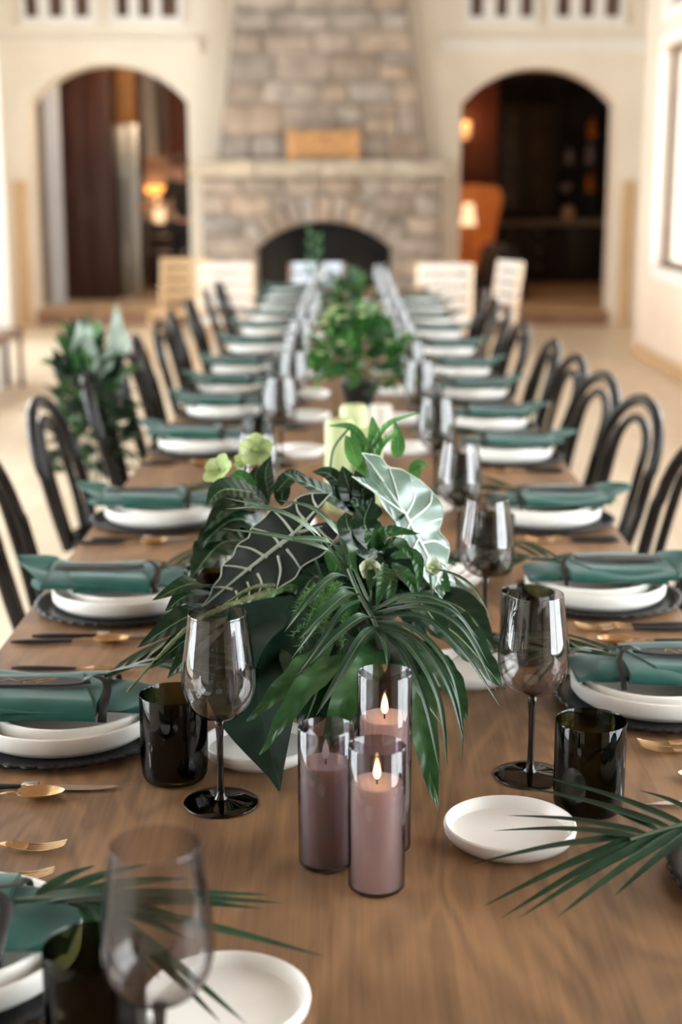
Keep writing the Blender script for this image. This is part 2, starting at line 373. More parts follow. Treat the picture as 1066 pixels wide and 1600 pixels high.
def blade(pts, width, nrm=(0, 0, 1), shape=lance, n=10, across=2, fold=.25, ripple=0, rn=4, thick=0):
    """a leaf grown along a curved midrib; u in -1..1 across, v along"""
    mb = MB(); mb.uv = []; sp = spline(pts, n); nr = Vector(nrm)
    for i, p in enumerate(sp):
        t = i / n; tg = (sp[min(i + 1, n)] - sp[max(i - 1, 0)]).normalized()
        sd = tg.cross(nr)
        if sd.length < 1e-4: sd = tg.cross(Vector((0, 1, .1)))
        sd.normalize(); up = sd.cross(tg).normalized(); w_ = width * .5 * max(shape(t), .015)
        for k in range(-across, across + 1):
            u = k / across
            mb.v.append(tuple(p + sd * (w_ * u) + up * (fold * abs(u) * w_ + ripple * abs(u) * math.sin(t * rn * 2 * PI + (1.3 if k > 0 else 0)))))
            mb.uv.append((u, t))
    c = 2 * across + 1
    for i in range(n):
        for k in range(c - 1): mb.f.append((i * c + k, i * c + k + 1, (i + 1) * c + k + 1, (i + 1) * c + k))
    return mb
def leaf(parent, name, material, pts, width, **kw):
    return blade(pts, width, **kw).build(name, material, parent, fix=False, angle=None)

# ================================================================== THE ROOM
WY = 16.6; CEIL = 5.2; RX = 2.72; LX = -2.75
struct(MB().box(-6.5, 6, -4.2, WY + .02, -.1, 0).build('floor', 'oak_floor', smooth=False))
struct(MB().box(-6.5, 6, WY + .02, 23.2, -.1, .16).build('floor_rear', 'oak_floor', smooth=False))
struct(MB().box(-6.5, 6, -4.2, WY + .3, CEIL, CEIL + .1).build('ceiling', 'ceiling_wood', smooth=False))

def arch_wall():
    mb = MB(); x0, x1 = -5, 5; y0, y1 = WY, WY + .4
    A = []
    for pl, pr, pspr, ptop in ((50, 296, 160, 100), (719, 958, 163, 105)):
        xl = at(pl, 300, WY).x; xr = at(pr, 300, WY).x; zs = at(533, pspr, WY).z; zc = at(533, ptop, WY).z
        A.append((xl, xr, zs, zc))
    xs = [x0]
    for xl, xr, zs, zc in A:
        xs += [xl + (xr - xl) * i / 24 for i in range(25)]
    xs.append(x1)
    def low(x):
        for xl, xr, zs, zc in A:
            if xl - 1e-6 <= x <= xr + 1e-6:
                h = zc - zs; hw = (xr - xl) / 2; r = (hw * hw + h * h) / (2 * h); u = x - (xl + xr) / 2
                return zc - r + math.sqrt(max(r * r - u * u, 0))
        return 0
    for a, b in zip(xs, xs[1:]):
        inside = any(xl - 1e-6 <= a and b <= xr + 1e-6 for xl, xr, _, _ in A)
        za, zb = (low(a), low(b)) if inside else (0, 0)
        for y in (y0, y1):
            mb.add([(a, y, za), (b, y, zb), (b, y, CEIL), (a, y, CEIL)], [(0, 1, 2, 3)])
        if inside: mb.add([(a, y0, za), (b, y0, zb), (b, y1, zb), (a, y1, za)], [(0, 1, 2, 3)])
    for xl, xr, zs, zc in A:
        for x in (xl, xr): mb.add([(x, y0, 0), (x, y1, 0), (x, y1, zs), (x, y0, zs)], [(0, 1, 2, 3)])
    return mb, A
_mb, ARCH = arch_wall()
struct(_mb.build('wall_back', 'wall_paint', smooth=False, fix=False))
# a ledge under the high windows, oak corner boards
zt = at(533, 60, WY).z
struct(MB().box(-4.2, at(312, 60, WY).x, WY - .07, WY, zt - .16, zt, .01).build('trim_1', 'wall_paint', smooth=False))
struct(MB().box(at(692, 60, WY).x, 3.3, WY - .07, WY, zt - .16, zt, .01).build('trim_2', 'wall_white', smooth=False))
struct(MB().box(at(968, 400, WY).x, at(986, 400, WY).x, WY - .04, WY, 0, at(533, 282, WY).z, .01).build('trim_3', 'oak_trim', smooth=False))
struct(MB().box(at(28, 400, WY).x, at(47, 400, WY).x, WY - .04, WY, 0, at(533, 282, WY).z, .01).build('trim_4', 'oak_trim', smooth=False))
for k, (xl, xr, zs, zc) in enumerate(ARCH):
    struct(MB().box(xl, xr, WY - .03, WY + .02, 0, .16, .005).build('trim_%d' % (5 + k), 'walnut_riser', smooth=False))
    struct(MB().box(xl + .002, xr - .002, WY - .06, WY + .4, .16, .175, .004).build('trim_%d' % (7 + k), 'oak_trim', smooth=False))
# high windows over the arches
hw = [((40, 60), (78, 100), (118, 140)), ((182, 202), (218, 238), (252, 278)), ((735, 755), (775, 793), (813, 833)), ((870, 890), (908, 928), (945, 968))]
for k, grp in enumerate(hw):
    z0 = at(533, 27, WY).z; z1 = z0 + .85
    a = at(grp[0][0] - 9, 10, WY).x; b = at(grp[2][1] + 9, 10, WY).x
    root = bpy.data.objects.new('window_%d' % (k + 1), None); C.objects.link(root); struct(root); root.location = ((a + b) / 2, WY, z0)
    ox = root.location.x
    fr = MB(); xs = [a] + [at(p, 10, WY).x for pr in grp for p in pr] + [b]
    for i in range(0, 8, 2): fr.box(xs[i] - ox, xs[i + 1] - ox, -.06, .0, 0, z1 - z0)
    fr.box(a - ox, b - ox, -.07, 0, -.09, 0); fr.box(a - ox, b - ox, -.07, 0, z1 - z0, z1 - z0 + .09)
    fr.build('window_frame', 'trim_white', root, smooth=False)
    for i in (1, 3, 5):
        MB().box(xs[i] - ox, xs[i + 1] - ox, -.025, -.012, 0, z1 - z0).build('pane', 'dark_window', root, smooth=False)

# side walls with tall windows; daylight comes in through them
def wall_grid(name, plane, thick, a0, a1, holes, material, axis='x', z1=CEIL):
    av = sorted({a0, a1, *[h[0] for h in holes], *[h[1] for h in holes]}); zv = sorted({0, z1, *[h[2] for h in holes], *[h[3] for h in holes]})
    mb = MB()
    for a, b in zip(av, av[1:]):
        for c, d in zip(zv, zv[1:]):
            if any(h[0] <= a and b <= h[1] and h[2] <= c and d <= h[3] for h in holes): continue
            if axis == 'x': mb.box(min(plane, plane + thick), max(plane, plane + thick), a, b, c, d)
            else: mb.box(a, b, min(plane, plane + thick), max(plane, plane + thick), c, d)
    return struct(mb.build(name, material, smooth=False, fix=False))
win_no = [4]
def side_window(plane, thick, y0, y1, z0, z1, mull, ptl=True):
    win_no[0] += 1
    root = bpy.data.objects.new('window_%d' % win_no[0], None); C.objects.link(root); struct(root); root.location = (plane, (y0 + y1) / 2, z0)
    s = 1 if thick > 0 else -1; w2 = (y1 - y0) / 2; h = z1 - z0
    c = MB()
    for ya, yb, za, zb in ((-w2 - .10, -w2, -.1, h + .1), (w2, w2 + .10, -.1, h + .1), (-w2, w2, -.1, 0), (-w2, w2, h, h + .1)):
        c.box(min(-s * .025, 0), max(-s * .025, 0), ya, yb, za, zb)
    c.build('casing', 'trim_white', root, smooth=False)
    f = MB(); x0, x1 = sorted((s * .06, s * .13)); t = .055
    for ya, yb, za, zb in ((-w2, -w2 + t, 0, h), (w2 - t, w2, 0, h), (-w2 + t, w2 - t, 0, t), (-w2 + t, w2 - t, h - t, h)): f.box(x0, x1, ya, yb, za, zb)
    for m in range(1, mull):
        yy = -w2 + 2 * w2 * m / mull; f.box(x0, x1, yy - t / 2, yy + t / 2, t, h - t)
    f.build('window_frame', 'window_frame_brown', root, smooth=False)
    MB().box(s * .09, s * .095, -w2 + t, w2 - t, t, h - t).build('glass_pane', 'window_glass', root, smooth=False)
    if ptl: portal((plane + thick * 1.02, (y0 + y1) / 2, (z0 + z1) / 2), (0, PI / 2 if s > 0 else -PI / 2, 0), h, 2 * w2)
RH, LH = [], []
RH += [(-.5, 2.4, .45, 2.9), (-.5, 2.4, 3.1, 4.5)]  # unseen near windows, enlarged for stronger highlights on the glasses
for yc in (12.0, 9.3, 6.6, 3.9):
    RH += [(yc - .95, yc + .95, .86, 2.72), (yc - .95, yc + .95, 3.02, 4.5)]
for yc in (10.2, 7.5, 4.8, 2.1):
    LH += [(yc - .95, yc + .95, .35, 2.72), (yc - .95, yc + .95, 3.02, 4.5)]
wall_grid('wall_right', RX, .2, -4, 13.75, RH, 'side_wall_paint')
wall_grid('wall_left', LX, -.2, -4, 11.75, LH, 'wall_white')
for h in RH: side_window(RX, .2, *h, 2)
for h in LH: side_window(LX, -.2, *h, 2)
FH = []
wall_grid('wall_front', -4, -.2, LX - .2, RX + .2, FH, 'ceiling_wood', axis='y')  # unseen wall, kept dark and windowless to cut reflections and fill
struct(MB().box(3.32, 3.5, 13.75, WY, 0, CEIL).build('wall_right_return', 'wall_paint', smooth=False))
struct(MB().box(RX + .2, 3.5, 13.65, 13.75, 0, CEIL).build('wall_right_end', 'side_wall_paint', smooth=False))
wall_grid('wall_left_return', -4.2, -.2, 11.75, WY, [(12.3, 14.8, .5, 2.9)], 'wall_paint')
side_window(-4.2, -.2, 12.3, 14.8, .5, 2.9, 3)  # unseen recess window, added to brighten the back wall
struct(MB().box(-4.4, LX - .2, 11.65, 11.75, 0, CEIL).build('wall_left_end', 'wall_paint', smooth=False))
struct(MB().box(LX, LX + .018, -4, 11.75, 0, .14).build('baseboard_left', 'trim_white', smooth=False))
struct(MB().box(RX - .018, RX, -4, 13.75, 0, .12).build('baseboard_right', 'oak_trim', smooth=False))

# ================================================================== FIREPLACE
FX = at(503, 300, 16.1).x
fp = thing('fireplace', 'tall tapering fieldstone fireplace with arched black firebox between two archways', 'fireplace', (FX, 16.3, 0))
SF = 16.02 - 16.3; CF = 16.2 - 16.3           # front planes, in the fireplace's own frame
ZM0, ZM1 = at(533, 277, 15.95).z, at(533, 250, 15.95).z
def chim_half(z):
    t = (z - 1.9) / (at(500, 0, 16.2).z - 1.9); return (at(668, 240, 16.2).x - at(344, 240, 16.2).x) / 2 * (1 - t) + (at(637, 0, 16.2).x - at(368, 0, 16.2).x) / 2 * t
HB = (at(692, 350, 16.02).x - at(314, 350, 16.02).x) / 2
OW = (at(612, 420, 16.0).x - at(403, 420, 16.0).x) / 2; OZS = at(533, 388, 16.0).z; OZC = at(533, 346, 16.0).z; OCX = at(507, 400, 16.0).x - FX
core = MB()
core.prism([(-chim_half(ZM1), CF + .03, ZM1), (chim_half(ZM1), CF + .03, ZM1), (chim_half(CEIL), CF + .03, CEIL), (-chim_half(CEIL), CF + .03, CEIL)], (0, .24, 0))
core.build('chimney_core', 'mortar', fp, smooth=False)
def open_top(x):
    u = x - OCX
    if abs(u) > OW: return 0
    h = OZC - OZS; r = (OW * OW + h * h) / (2 * h); return OZC - r + math.sqrt(max(r * r - u * u, 0))
body = MB(); xs = [-HB + .02] + [OCX - OW + 2 * OW * i / 16 for i in range(17)] + [HB - .02]
for a, b in zip(xs, xs[1:]):
    ins = a >= OCX - OW - 1e-6 and b <= OCX + OW + 1e-6
    za, zb = (open_top(a), open_top(b)) if ins else (0, 0)
    body.add([(a, SF + .03, za), (b, SF + .03, zb), (b, SF + .03, ZM0), (a, SF + .03, ZM0), (a, .29, za), (b, .29, zb), (b, .29, ZM0), (a, .29, ZM0)],
             [(0, 1, 2, 3), (0, 4, 5, 1)])
for x in (OCX - OW, OCX + OW): body.add([(x, SF + .03, 0), (x, .29, 0), (x, .29, OZS), (x, SF + .03, OZS)], [(0, 1, 2, 3)])
for x in (-HB + .02, HB - .02): body.add([(x, SF + .03, 0), (x, .29, 0), (x, .29, ZM0), (x, SF + .03, ZM0)], [(0, 1, 2, 3)])
body.build('hearth_core', 'mortar', fp, smooth=False, fix=False)
MB().box(OCX - OW, OCX + OW, .22, .28, 0, OZC).build('firebox_back', 'soot', fp, smooth=False)
def firescreen():
    mb = MB(); n = 16; xs = [OCX - OW + .01 + (2 * OW - .02) * i / n for i in range(n + 1)]
    for a, b in zip(xs, xs[1:]):
        mb.add([(a, SF + .14, 0), (b, SF + .14, 0), (b, SF + .14, open_top(b) - .01), (a, SF + .14, open_top(a) - .01)], [(0, 1, 2, 3)])
    return mb
mat('firebox_glass', (.006, .006, .007), .12); firescreen().build('firebox_door', 'firebox_glass', fp, smooth=False, fix=False)
def stone(poly, y, depth, parent, name='stone', material='stone'):
    cx = sum(p[0] for p in poly) / len(poly); cz = sum(p[1] for p in poly) / len(poly); n = len(poly)
    mb = MB(); pr = depth
    vs = [(x, y + .05, z) for x, z in poly] + [(x, y - pr * .55, z) for x, z in poly] + [(cx + (x - cx) * .86, y - pr, cz + (z - cz) * .84) for x, z in poly]
    fs = [tuple(range(2 * n, 3 * n))]
    for r in (0, 1):
        for i in range(n): j = (i + 1) % n; fs.append((r * n + i, r * n + j, (r + 1) * n + j, (r + 1) * n + i))
    mb.add(vs, fs); return mb.build(name, material, parent, smooth=True, angle=50)
def jit(poly, a): return [(x + R.uniform(-a, a), z + R.uniform(-a, a)) for x, z in poly]
z = ZM1 + .01
while z < CEIL - .1:
    h = R.uniform(.20, .36); h = min(h, CEIL - z); x = -chim_half(z + h / 2)
    xe = -x
    while x < xe - .05:
        wd = R.uniform(.3, .72)
        if xe - x - wd < .22: wd = xe - x
        g = .012; zz = z
        if wd > .3 and h > .28 and R.random() < .35:      # two thin stones instead of one
            m_ = h * R.uniform(.4, .6)
            for a, b in ((z, z + m_), (z + m_, z + h)):
                stone(jit([(x + g, a + g), (x + wd - g, a + g), (x + wd - g, b - g), (x + g, b - g)], .010), CF + .03, R.uniform(.03, .055), fp)
        else:
            c = min(.05, h * .2)
            stone(jit([(x + g + c, z + g), (x + wd - g - c * .6, z + g), (x + wd - g, z + g + c), (x + wd - g, z + h - g - c * .5), (x + wd - g - c, z + h - g), (x + g + c * .5, z + h - g), (x + g, z + h - g - c), (x + g, z + g + c)], .010), CF + .03, R.uniform(.03, .06), fp)
        x += wd
    z += h
# voussoirs round the firebox and stones beside it
hh = OZC - OZS; rr = (OW * OW + hh * hh) / (2 * hh); a0 = math.asin(OW / rr); zc0 = OZC - rr
NV = 11
for i in range(NV):
    p, q = -a0 + 2 * a0 * i / NV + .006, -a0 + 2 * a0 * (i + 1) / NV - .006
    ro = rr + R.uniform(.24, .3)
    stone([(OCX + rr * math.sin(p), zc0 + rr * math.cos(p)), (OCX + rr * math.sin(q), zc0 + rr * math.cos(q)), (OCX + ro * math.sin(q), zc0 + ro * math.cos(q)), (OCX + ro * math.sin(p), zc0 + ro * math.cos(p))], SF + .03, R.uniform(.04, .06), fp)
z = 0.0
while z < ZM0 - .06:
    h = min(R.uniform(.2, .3), ZM0 - z)
    if ZM0 - z - h < .1: h = ZM0 - z
    zt_ = z + h * .4
    u = OW if zt_ < OZS else (math.sqrt(max((rr + .28) ** 2 - (zt_ - zc0) ** 2, 0)) if zt_ < zc0 + rr + .26 else 0)
    if zt_ >= OZS and zt_ < OZS + .12: u = max(u, OW)
    for s0, s1 in ((-HB, OCX - u), (OCX + u, HB)) if u > .02 else ((-HB, HB),):
        x = s0
        while x < s1 - .05:
            wd = R.uniform(.26, .5)
            if s1 - x - wd < .18: wd = s1 - x
            g = .01; c = .03
            stone(jit([(x + g + c, z + g), (x + wd - g, z + g), (x + wd - g, z + h - g - c), (x + wd - g - c, z + h - g), (x + g, z + h - g), (x + g, z + g + c)], .008), SF + .03, R.uniform(.03, .05), fp)
            x += wd
    z += h
x = -HB - .1
for k in range(4):
    wd = (2 * HB + .2) / 4
    MB().box(x + .004, x + wd - .004, -.42 - R.uniform(0, .02), .28, ZM0, ZM1, .018).build('mantel_slab', 'mantel_stone', fp); x += wd
sgx0, sgx1 = at(448, 225, 16.05), at(562, 225, 16.05)
sg = thing('wooden_sign', 'small orange-brown wooden block sign standing on the stone mantel', 'sign', ((sgx0.x + sgx1.x) / 2, 16.05, ZM1 + .001))
sw = (sgx1.x - sgx0.x) / 2; sh = at(500, 205, 16.05).z - ZM1
MB().box(-sw, sw, -.02, .04, .035, sh, .008).build('board', 'sign_wood', sg)
for k, (a, b) in enumerate(((-sw, -sw + .13), (sw - .12, sw))): MB().box(a, b, -.04, .06, 0, sh + .012, .008).build('post', 'sign_wood', sg)
for k in range(5):
    a = -sw + .17 + k * (2 * sw - .32) / 5; MB().box(a, a + .075, -.032, -.0201, .06, sh - .03, .006).build('carved_block', 'sign_wood', sg)

# ================================================================== ROOMS BEHIND THE ARCHES
struct(MB().box(-5.2, 5, 22.9, 23.1, .16, 3.4).build('wall_kitchen_back', 'taupe_paint', smooth=False))
struct(MB().box(-5.3, -5.1, WY + .4, 23, .16, 3.4).build('wall_kitchen_left', 'taupe_paint', smooth=False))
struct(MB().box(-.15, .15, WY + .4, 22.9, .16, 3.4).build('wall_between_rooms', 'mahogany_red', smooth=False))
struct(MB().box(4.9, 5.1, WY + .4, 23, .16, 3.4).build('wall_bar_right', 'taupe_paint', smooth=False))
struct(MB().box(-5.3, 5.1, WY + .4, 23.1, 3.4, 3.5).build('ceiling_rear', 'wall_white', smooth=False))
FZ = .16
def px_box(mb, p0, p1, Y, depth, z0, z1, bev=.01):
    mb.box(at(p0, 300, Y).x, at(p1, 300, Y).x, Y, Y + depth, z0, z1, bev); return mb
def rel(o, x, y, z): o.location = (x, y, z); return o
struct(px_box(MB(), 20, 72, 17.55, .12, FZ, 3.4).build('wall_kitchen_nib', 'taupe_paint', smooth=False))
struct(px_box(MB(), 71, 95, 17.62, .12, FZ, 3.0).build('trim_9', 'door_white', smooth=False))
X0, X1 = at(93, 300, 18.3).x, at(176, 300, 18.3).x
tc = thing('pantry_cabinet', 'tall dark mahogany pantry cabinet behind the kitchen archway', 'cabinet', ((X0 + X1) / 2, 18.6, FZ)); W2 = (X1 - X0) / 2
MB().box(-W2, W2, -.27, .3, 0, 3.0, .01).build('carcass', 'mahogany', tc)
for s in (-1, 1):
    d = MB().box(s * W2 / 2 - W2 / 2 + .008, s * W2 / 2 + W2 / 2 - .008, -.295, -.271, .1, 2.95, .006).build('door', 'mahogany', tc)
    MB().tube([(s * .05, -.32, 1.0), (s * .05, -.32, 1.3)], .007).build('door_handle', 'walnut', d)
X0, X1 = at(179, 300, 19.0).x, at(217, 300, 19.0).x
fr = thing('refrigerator', 'stainless steel refrigerator beside the mahogany pantry', 'refrigerator', ((X0 + X1) / 2, 19.35, FZ)); W2 = (X1 - X0) / 2
MB().box(-W2, W2, -.30, .35, 0, 2.18, .015).build('body', 'fridge_steel', fr)
for s in (-1, 1):
    d = MB().box(s * W2 / 2 - W2 / 2 + .006, s * W2 / 2 + W2 / 2 - .006, -.35, -.301, .08, 2.15, .012).build('door', 'fridge_steel', fr)
    MB().tube([(s * .03, -.39, .7), (s * .03, -.39, 1.5)], .011).build('door_handle', 'steel', d)
oc = thing('wall_cabinet', 'golden oak cabinet fixed above the refrigerator', 'cabinet', ((X0 + X1) / 2 - .03, 19.35, FZ + 2.19))
MB().box(-W2 - .02, W2, -.27, .35, 0, 1.0, .01).build('carcass', 'oak_cabinet', oc)
for s in (-1, 1): MB().box(s * W2 / 2 - W2 / 2 + .006, s * W2 / 2 + W2 / 2 - .006, -.292, -.271, .02, .98, .005).build('door', 'oak_cabinet', oc)
struct(MB().box(at(200, 300, 21.3).x, -.15, 21.3, 21.4, FZ, 3.4).build('wall_kitchen_tiled', 'tile_mauve', smooth=False))
X0, X1 = at(214, 300, 20.6).x, -.16
bc = thing('kitchen_range_counter', 'dark mahogany kitchen counter with steel oven rails', 'counter', ((X0 + X1) / 2, 20.95, FZ)); W2 = (X1 - X0) / 2
MB().box(-W2, W2, -.3, .33, 0, .86, .01).build('carcass', 'mahogany', bc)
MB().box(-W2, W2, -.33, .34, .861, .9, .008).build('worktop', 'cabinet_black', bc)
for zz in (.72, .5): MB().tube([(-W2 + .12, -.35, zz), (-W2 + .75, -.35, zz)], .018).build('rail', 'steel', bc)
for k in range(4): MB().lathe([(0, 0), (.03, 0), (.03, .02), (0, .02)], 12, (0, 0, 0)).build('knob', 'steel', bc, loc=(-W2 + .18 + k * .16, -.33, .80)).rotation_euler = (PI / 2, 0, 0)
X0, X1 = at(210, 230, 20.8).x, at(247, 230, 20.8).x; ZH = at(533, 238, 20.8).z
hd = thing('range_hood', 'white tapering range hood over the kitchen counter', 'range hood', ((X0 + X1) / 2, 20.95, ZH)); W2 = (X1 - X0) / 2
mb = MB(); mb.add([(-W2, -.3, 0), (W2, -.3, 0), (W2, .34, 0), (-W2, .34, 0), (-W2, .1, 1.75), (W2 * .5, .1, 1.75), (W2 * .5, .34, 1.75), (-W2, .34, 1.75)], [(0, 3, 2, 1), (0, 1, 5, 4), (1, 2, 6, 5), (2, 3, 7, 6), (3, 0, 4, 7), (4, 5, 6, 7)])
mb.build('hood_body', 'hood_white', hd, smooth=False)
MB().box(-W2 - .01, W2 + .01, -.31, .34, -.06, -.001, .008).build('lip', 'hood_white', hd)
X0 = at(262, 200, 20.9).x
wc = thing('upper_cabinet', 'dark red mahogany upper cabinet beside the range hood', 'cabinet', ((X0 - .16) / 2, 21.1, at(533, 250, 20.9).z)); W2 = (-.16 - X0) / 2
MB().box(-W2, W2, -.18, .19, 0, 1.4, .01).build('carcass', 'mahogany', wc)
for s in (-1, 1): MB().box(s * W2 / 2 - W2 / 2 + .006, s * W2 / 2 + W2 / 2 - .006, -.2, -.181, .02, 1.35, .005).build('door', 'mahogany_red', wc)
ctz = FZ + .9
p = at(239, 297, 21.2)
ul = tag(MB().box(at(214, 297, 21.2).x, at(264, 297, 21.2).x, 21.22, 21.28, p.z - .04, p.z + .06, .01).build('backsplash_lamp', 'glow_amber'), 'glowing amber strip lamp on the kitchen backsplash', 'lamp')
lamp((p.x, 20.9, p.z), 9, (1, .5, .18), .15)
p = at(217, 330, 20.9)
kt = thing('kettle', 'pale grey kettle on the kitchen counter', 'kettle', (p.x, 20.9, ctz + .001))
MB().lathe([(0, 0), (.10, 0), (.12, .05), (.11, .14), (.06, .19), (0, .2)], 20).build('body', 'bowl_cream', kt)
MB().tube(spline([(-.08, 0, .17), (-.05, 0, .27), (.05, 0, .27), (.08, 0, .17)], 8), .01).build('handle', 'cabinet_black', kt)
MB().tube([(.1, 0, .08), (.17, 0, .16)], [.02, .012]).build('spout', 'bowl_cream', kt)
p = at(249, 325, 20.9)
jr = thing('lamplit_jar', 'white jar beside the kettle, orange lamplight painted on as glow', 'jar', (p.x, 20.9, ctz + .001))
MB().lathe([(0, 0), (.07, 0), (.085, .1), (.075, .27), (.05, .3), (.05, .33), (0, .33)], 20).build('body', 'glow_lamp', jr)  # emission stands in for lamplight falling on the jar
MB().lathe([(0, .331), (.055, .331), (.055, .36), (0, .37)], 16).build('lid', 'oak_cabinet', jr)
lamp((-2.35, 17.5, 2.9), 42, (1, .72, .45), .3)  # unseen fill light added to brighten the cook's face and the pantry

# bar room
X0, X1 = at(772, 300, 21.8).x, at(953, 300, 21.8).x
bar = thing('bar_cabinet', 'black built-in bar cabinet with glass doors and open bottle shelves', 'cabinet', ((X0 + X1) / 2, 22.2, FZ)); W2 = (X1 - X0) / 2
bx = bar.location.x; XS = at(872, 300, 21.8).x - bx
zc_ = at(533, 347, 21.8).z - FZ
MB().box(-W2, W2, -.38, .6, 0, zc_ - .05, .01).build('base_cabinet', 'cabinet_black', bar)
MB().box(-W2, W2, -.42, .6, zc_ - .049, zc_ + .035, .01).build('worktop', 'counter_grey', bar)
MB().box(-W2, W2, .5, .6, zc_ + .036, 3.2).build('back_panel', 'cabinet_black', bar, smooth=False)
for a, b in ((-W2, -W2 + .06), (XS - .05, XS + .03), (W2 - .06, W2)): MB().box(a, b, -.1, .5, zc_ + .036, 3.2).build('upright', 'cabinet_black', bar, smooth=False)
MB().box(-W2, W2, -.14, .5, 2.9, 3.2).build('cornice', 'cabinet_black', bar, smooth=False)
dw = (XS - .05 + W2 - .06) / 2
for k in range(2):
    a = -W2 + .06 + k * dw
    d = MB()
    for q in ((a, a + .09, zc_ + .1, 2.6), (a + dw - .09, a + dw, zc_ + .1, 2.6), (a + .09, a + dw - .09, zc_ + .1, zc_ + .2), (a + .09, a + dw - .09, 2.5, 2.6), (a + .09, a + dw - .09, 1.62, 1.68)):
        d.box(q[0] + .003, q[1] - .003, -.14, -.105, q[2], q[3])
    d = d.build('door', 'cabinet_black', bar, smooth=False)
    MB().box(a + .09, a + dw - .09, -.125, -.12, zc_ + .2, 2.5).build('glass_pane', 'cabinet_glass', d, smooth=False)
    for r_ in range(3):
        dr = MB().box(a + .01, a + dw - .01, -.4, -.381, .1 + r_ * .26, .34 + r_ * .26, .006).build('drawer', 'cabinet_black', bar)
        MB().lathe([(0, 0), (.018, 0), (.02, .025), (0, .03)], 12).build('knob', 'steel', dr, loc=(a + dw / 2, -.4, .22 + r_ * .26)).rotation_euler = (PI / 2, 0, 0)
SHZ = [at(533, y, 22.0).z for y in (300, 255, 215)]
for zz in SHZ: MB().box(XS + .031, W2 - .061, -.06, .5, zz - FZ - .03, zz - FZ).build('shelf', 'cabinet_black', bar, smooth=False)
MB().box(W2 * .35, W2 - .08, -.396, -.381, .1, .85, .006).build('door', 'cabinet_black', bar)
MB().box(XS + .05, XS + .16, -.4, -.381, .08, .8, .006).build('pilaster', 'navy_cloth', bar)
def bottle(px, z, h, r, m, label, kind='bottle'):
    x = at(px, 300, 22.1).x
    b_ = thing(kind, label, kind, (x, 22.1, z + .001))
    MB().lathe([(0, 0), (r, 0), (r, h * .6), (r * .8, h * .68), (r * .35, h * .76), (r * .35, h * .95), (0, h * .95)], 16).build('body', m, b_)
    MB().lathe([(0, h * .951), (r * .42, h * .951), (r * .42, h), (0, h)], 12).build('cap', 'cabinet_black', b_)
bottle(922, SHZ[2], .30, .07, 'amber_glass', 'amber bottle on the top shelf of the black bar cabinet')
bottle(920, SHZ[1], .32, .065, 'blue_glass', 'pale blue bottle on the middle shelf of the bar cabinet')
bottle(922, SHZ[0], .30, .06, 'amber_glass', 'amber bottle on the lowest shelf of the bar cabinet')
bottle(888, SHZ[1], .24, .06, 'blue_glass', 'short grey-blue bottle on the middle bar shelf')
x = at(888, 290, 22.1).x
tag(MB().lathe([(0, 0), (.05, 0), (.10, .08), (.105, .11), (.095, .11), (.045, .02), (0, .02)], 24).build('serving_bowl', 'bowl_cream', loc=(x, 22.36, SHZ[0] + .001)), 'cream bowl on the lowest open bar shelf', 'bowl')
tag(MB().lathe([(0, 0), (.07, 0), (.1, .06), (.1, .16), (.05, .2), (.045, .2), (.08, .15), (0, .03)], 20).build('clay_jar', 'birch', loc=(x, 22.0, FZ + zc_ + .036)), 'round tan jar on the bar worktop', 'jar')
X0, X1 = at(700, 300, 21.2).x, at(776, 300, 21.2).x
struct(MB().box(.15, X1, 21.3, 21.45, FZ, 3.4).build('wall_bar_panelled', 'mahogany_red', smooth=False))
p = at(728, 203, 21.2)
sc_ = thing('wall_sconce', 'small lit sconce on the red-brown bar wall', 'lamp', (p.x, 21.28, p.z - .15))
MB().box(-.04, .04, -.01, .02, 0, .3, .005).build('back_plate', 'gold', sc_)
MB().lathe([(.06, .04), (.075, .26), (.07, .26), (.055, .04)], 20, (0, -.08, 0)).build('shade', 'glow_dim', sc_)
lamp((p.x, 21.0, p.z + .1), 4, (1, .55, .25), .08)
# tan leather wing chair and table lamp
p0, p1 = at(716, 350, 19.4), at(771, 350, 19.4)
ac = thing('wing_chair', 'tan leather high-back wing chair glowing under a lamp in the bar', 'armchair', ((p0.x + p1.x) / 2, 19.5, FZ)); W2 = .34
mb = MB(); prof = [(-W2, .36), (-W2 * 1.0, 1.3), (-W2 * .8, 1.40), (0, 1.43), (W2 * .85, 1.40), (W2 * 1.05, 1.28), (W2 * .55, .36)]
mb.prism([(x, -.08, z) for x, z in prof], (0, .14, 0)); mb.build('backrest', 'tan_leather', ac, smooth=False)
MB().box(-W2, W2 * .7, -.6, -.085, .3, .48, .05).build('seat', 'tan_leather', ac)
for s, m in ((-1, 'tan_leather'), (1, 'navy_cloth')): MB().box(s * W2 * .9 - .06, s * W2 * .9 + .06, -.6, -.09, .12, .68, .05).build('arm', m, ac)
for x_, y_ in ((-.26, -.5), (.2, -.5), (-.26, 0), (.2, 0)): MB().tube([(x_, y_, 0), (x_, y_, .31)], .025).build('leg', 'walnut', ac)
p0 = at(757, 390, 18.9)
sd = thing('draped_stool', 'dark navy cloth-covered stool beside the tan wing chair', 'stool', (p0.x + .16, 18.45, FZ))
MB().lathe([(.34, 0), (.30, .3), (.24, .62), (.18, .70), (0, .71)], 20).build('cloth', 'navy_cloth', sd)
MB().lathe([(0, .0), (.15, 0), (.13, .60), (0, .61)], 12).build('base', 'walnut', sd)
p0 = at(732, 325, 18.0)
tl = thing('table_lamp', 'lit white table lamp on a slim stand in front of wing chair', 'lamp', (p0.x, 18.0, FZ))
MB().lathe([(0, 0), (.13, 0), (.13, .02), (.015, .04), (.015, .95), (0, .95)], 16).build('stand', 'walnut', tl)
MB().lathe([(.10, .93), (.06, 1.2), (.055, 1.2), (.095, .93)], 20).build('lamp_shade', 'glow_lamp', tl)
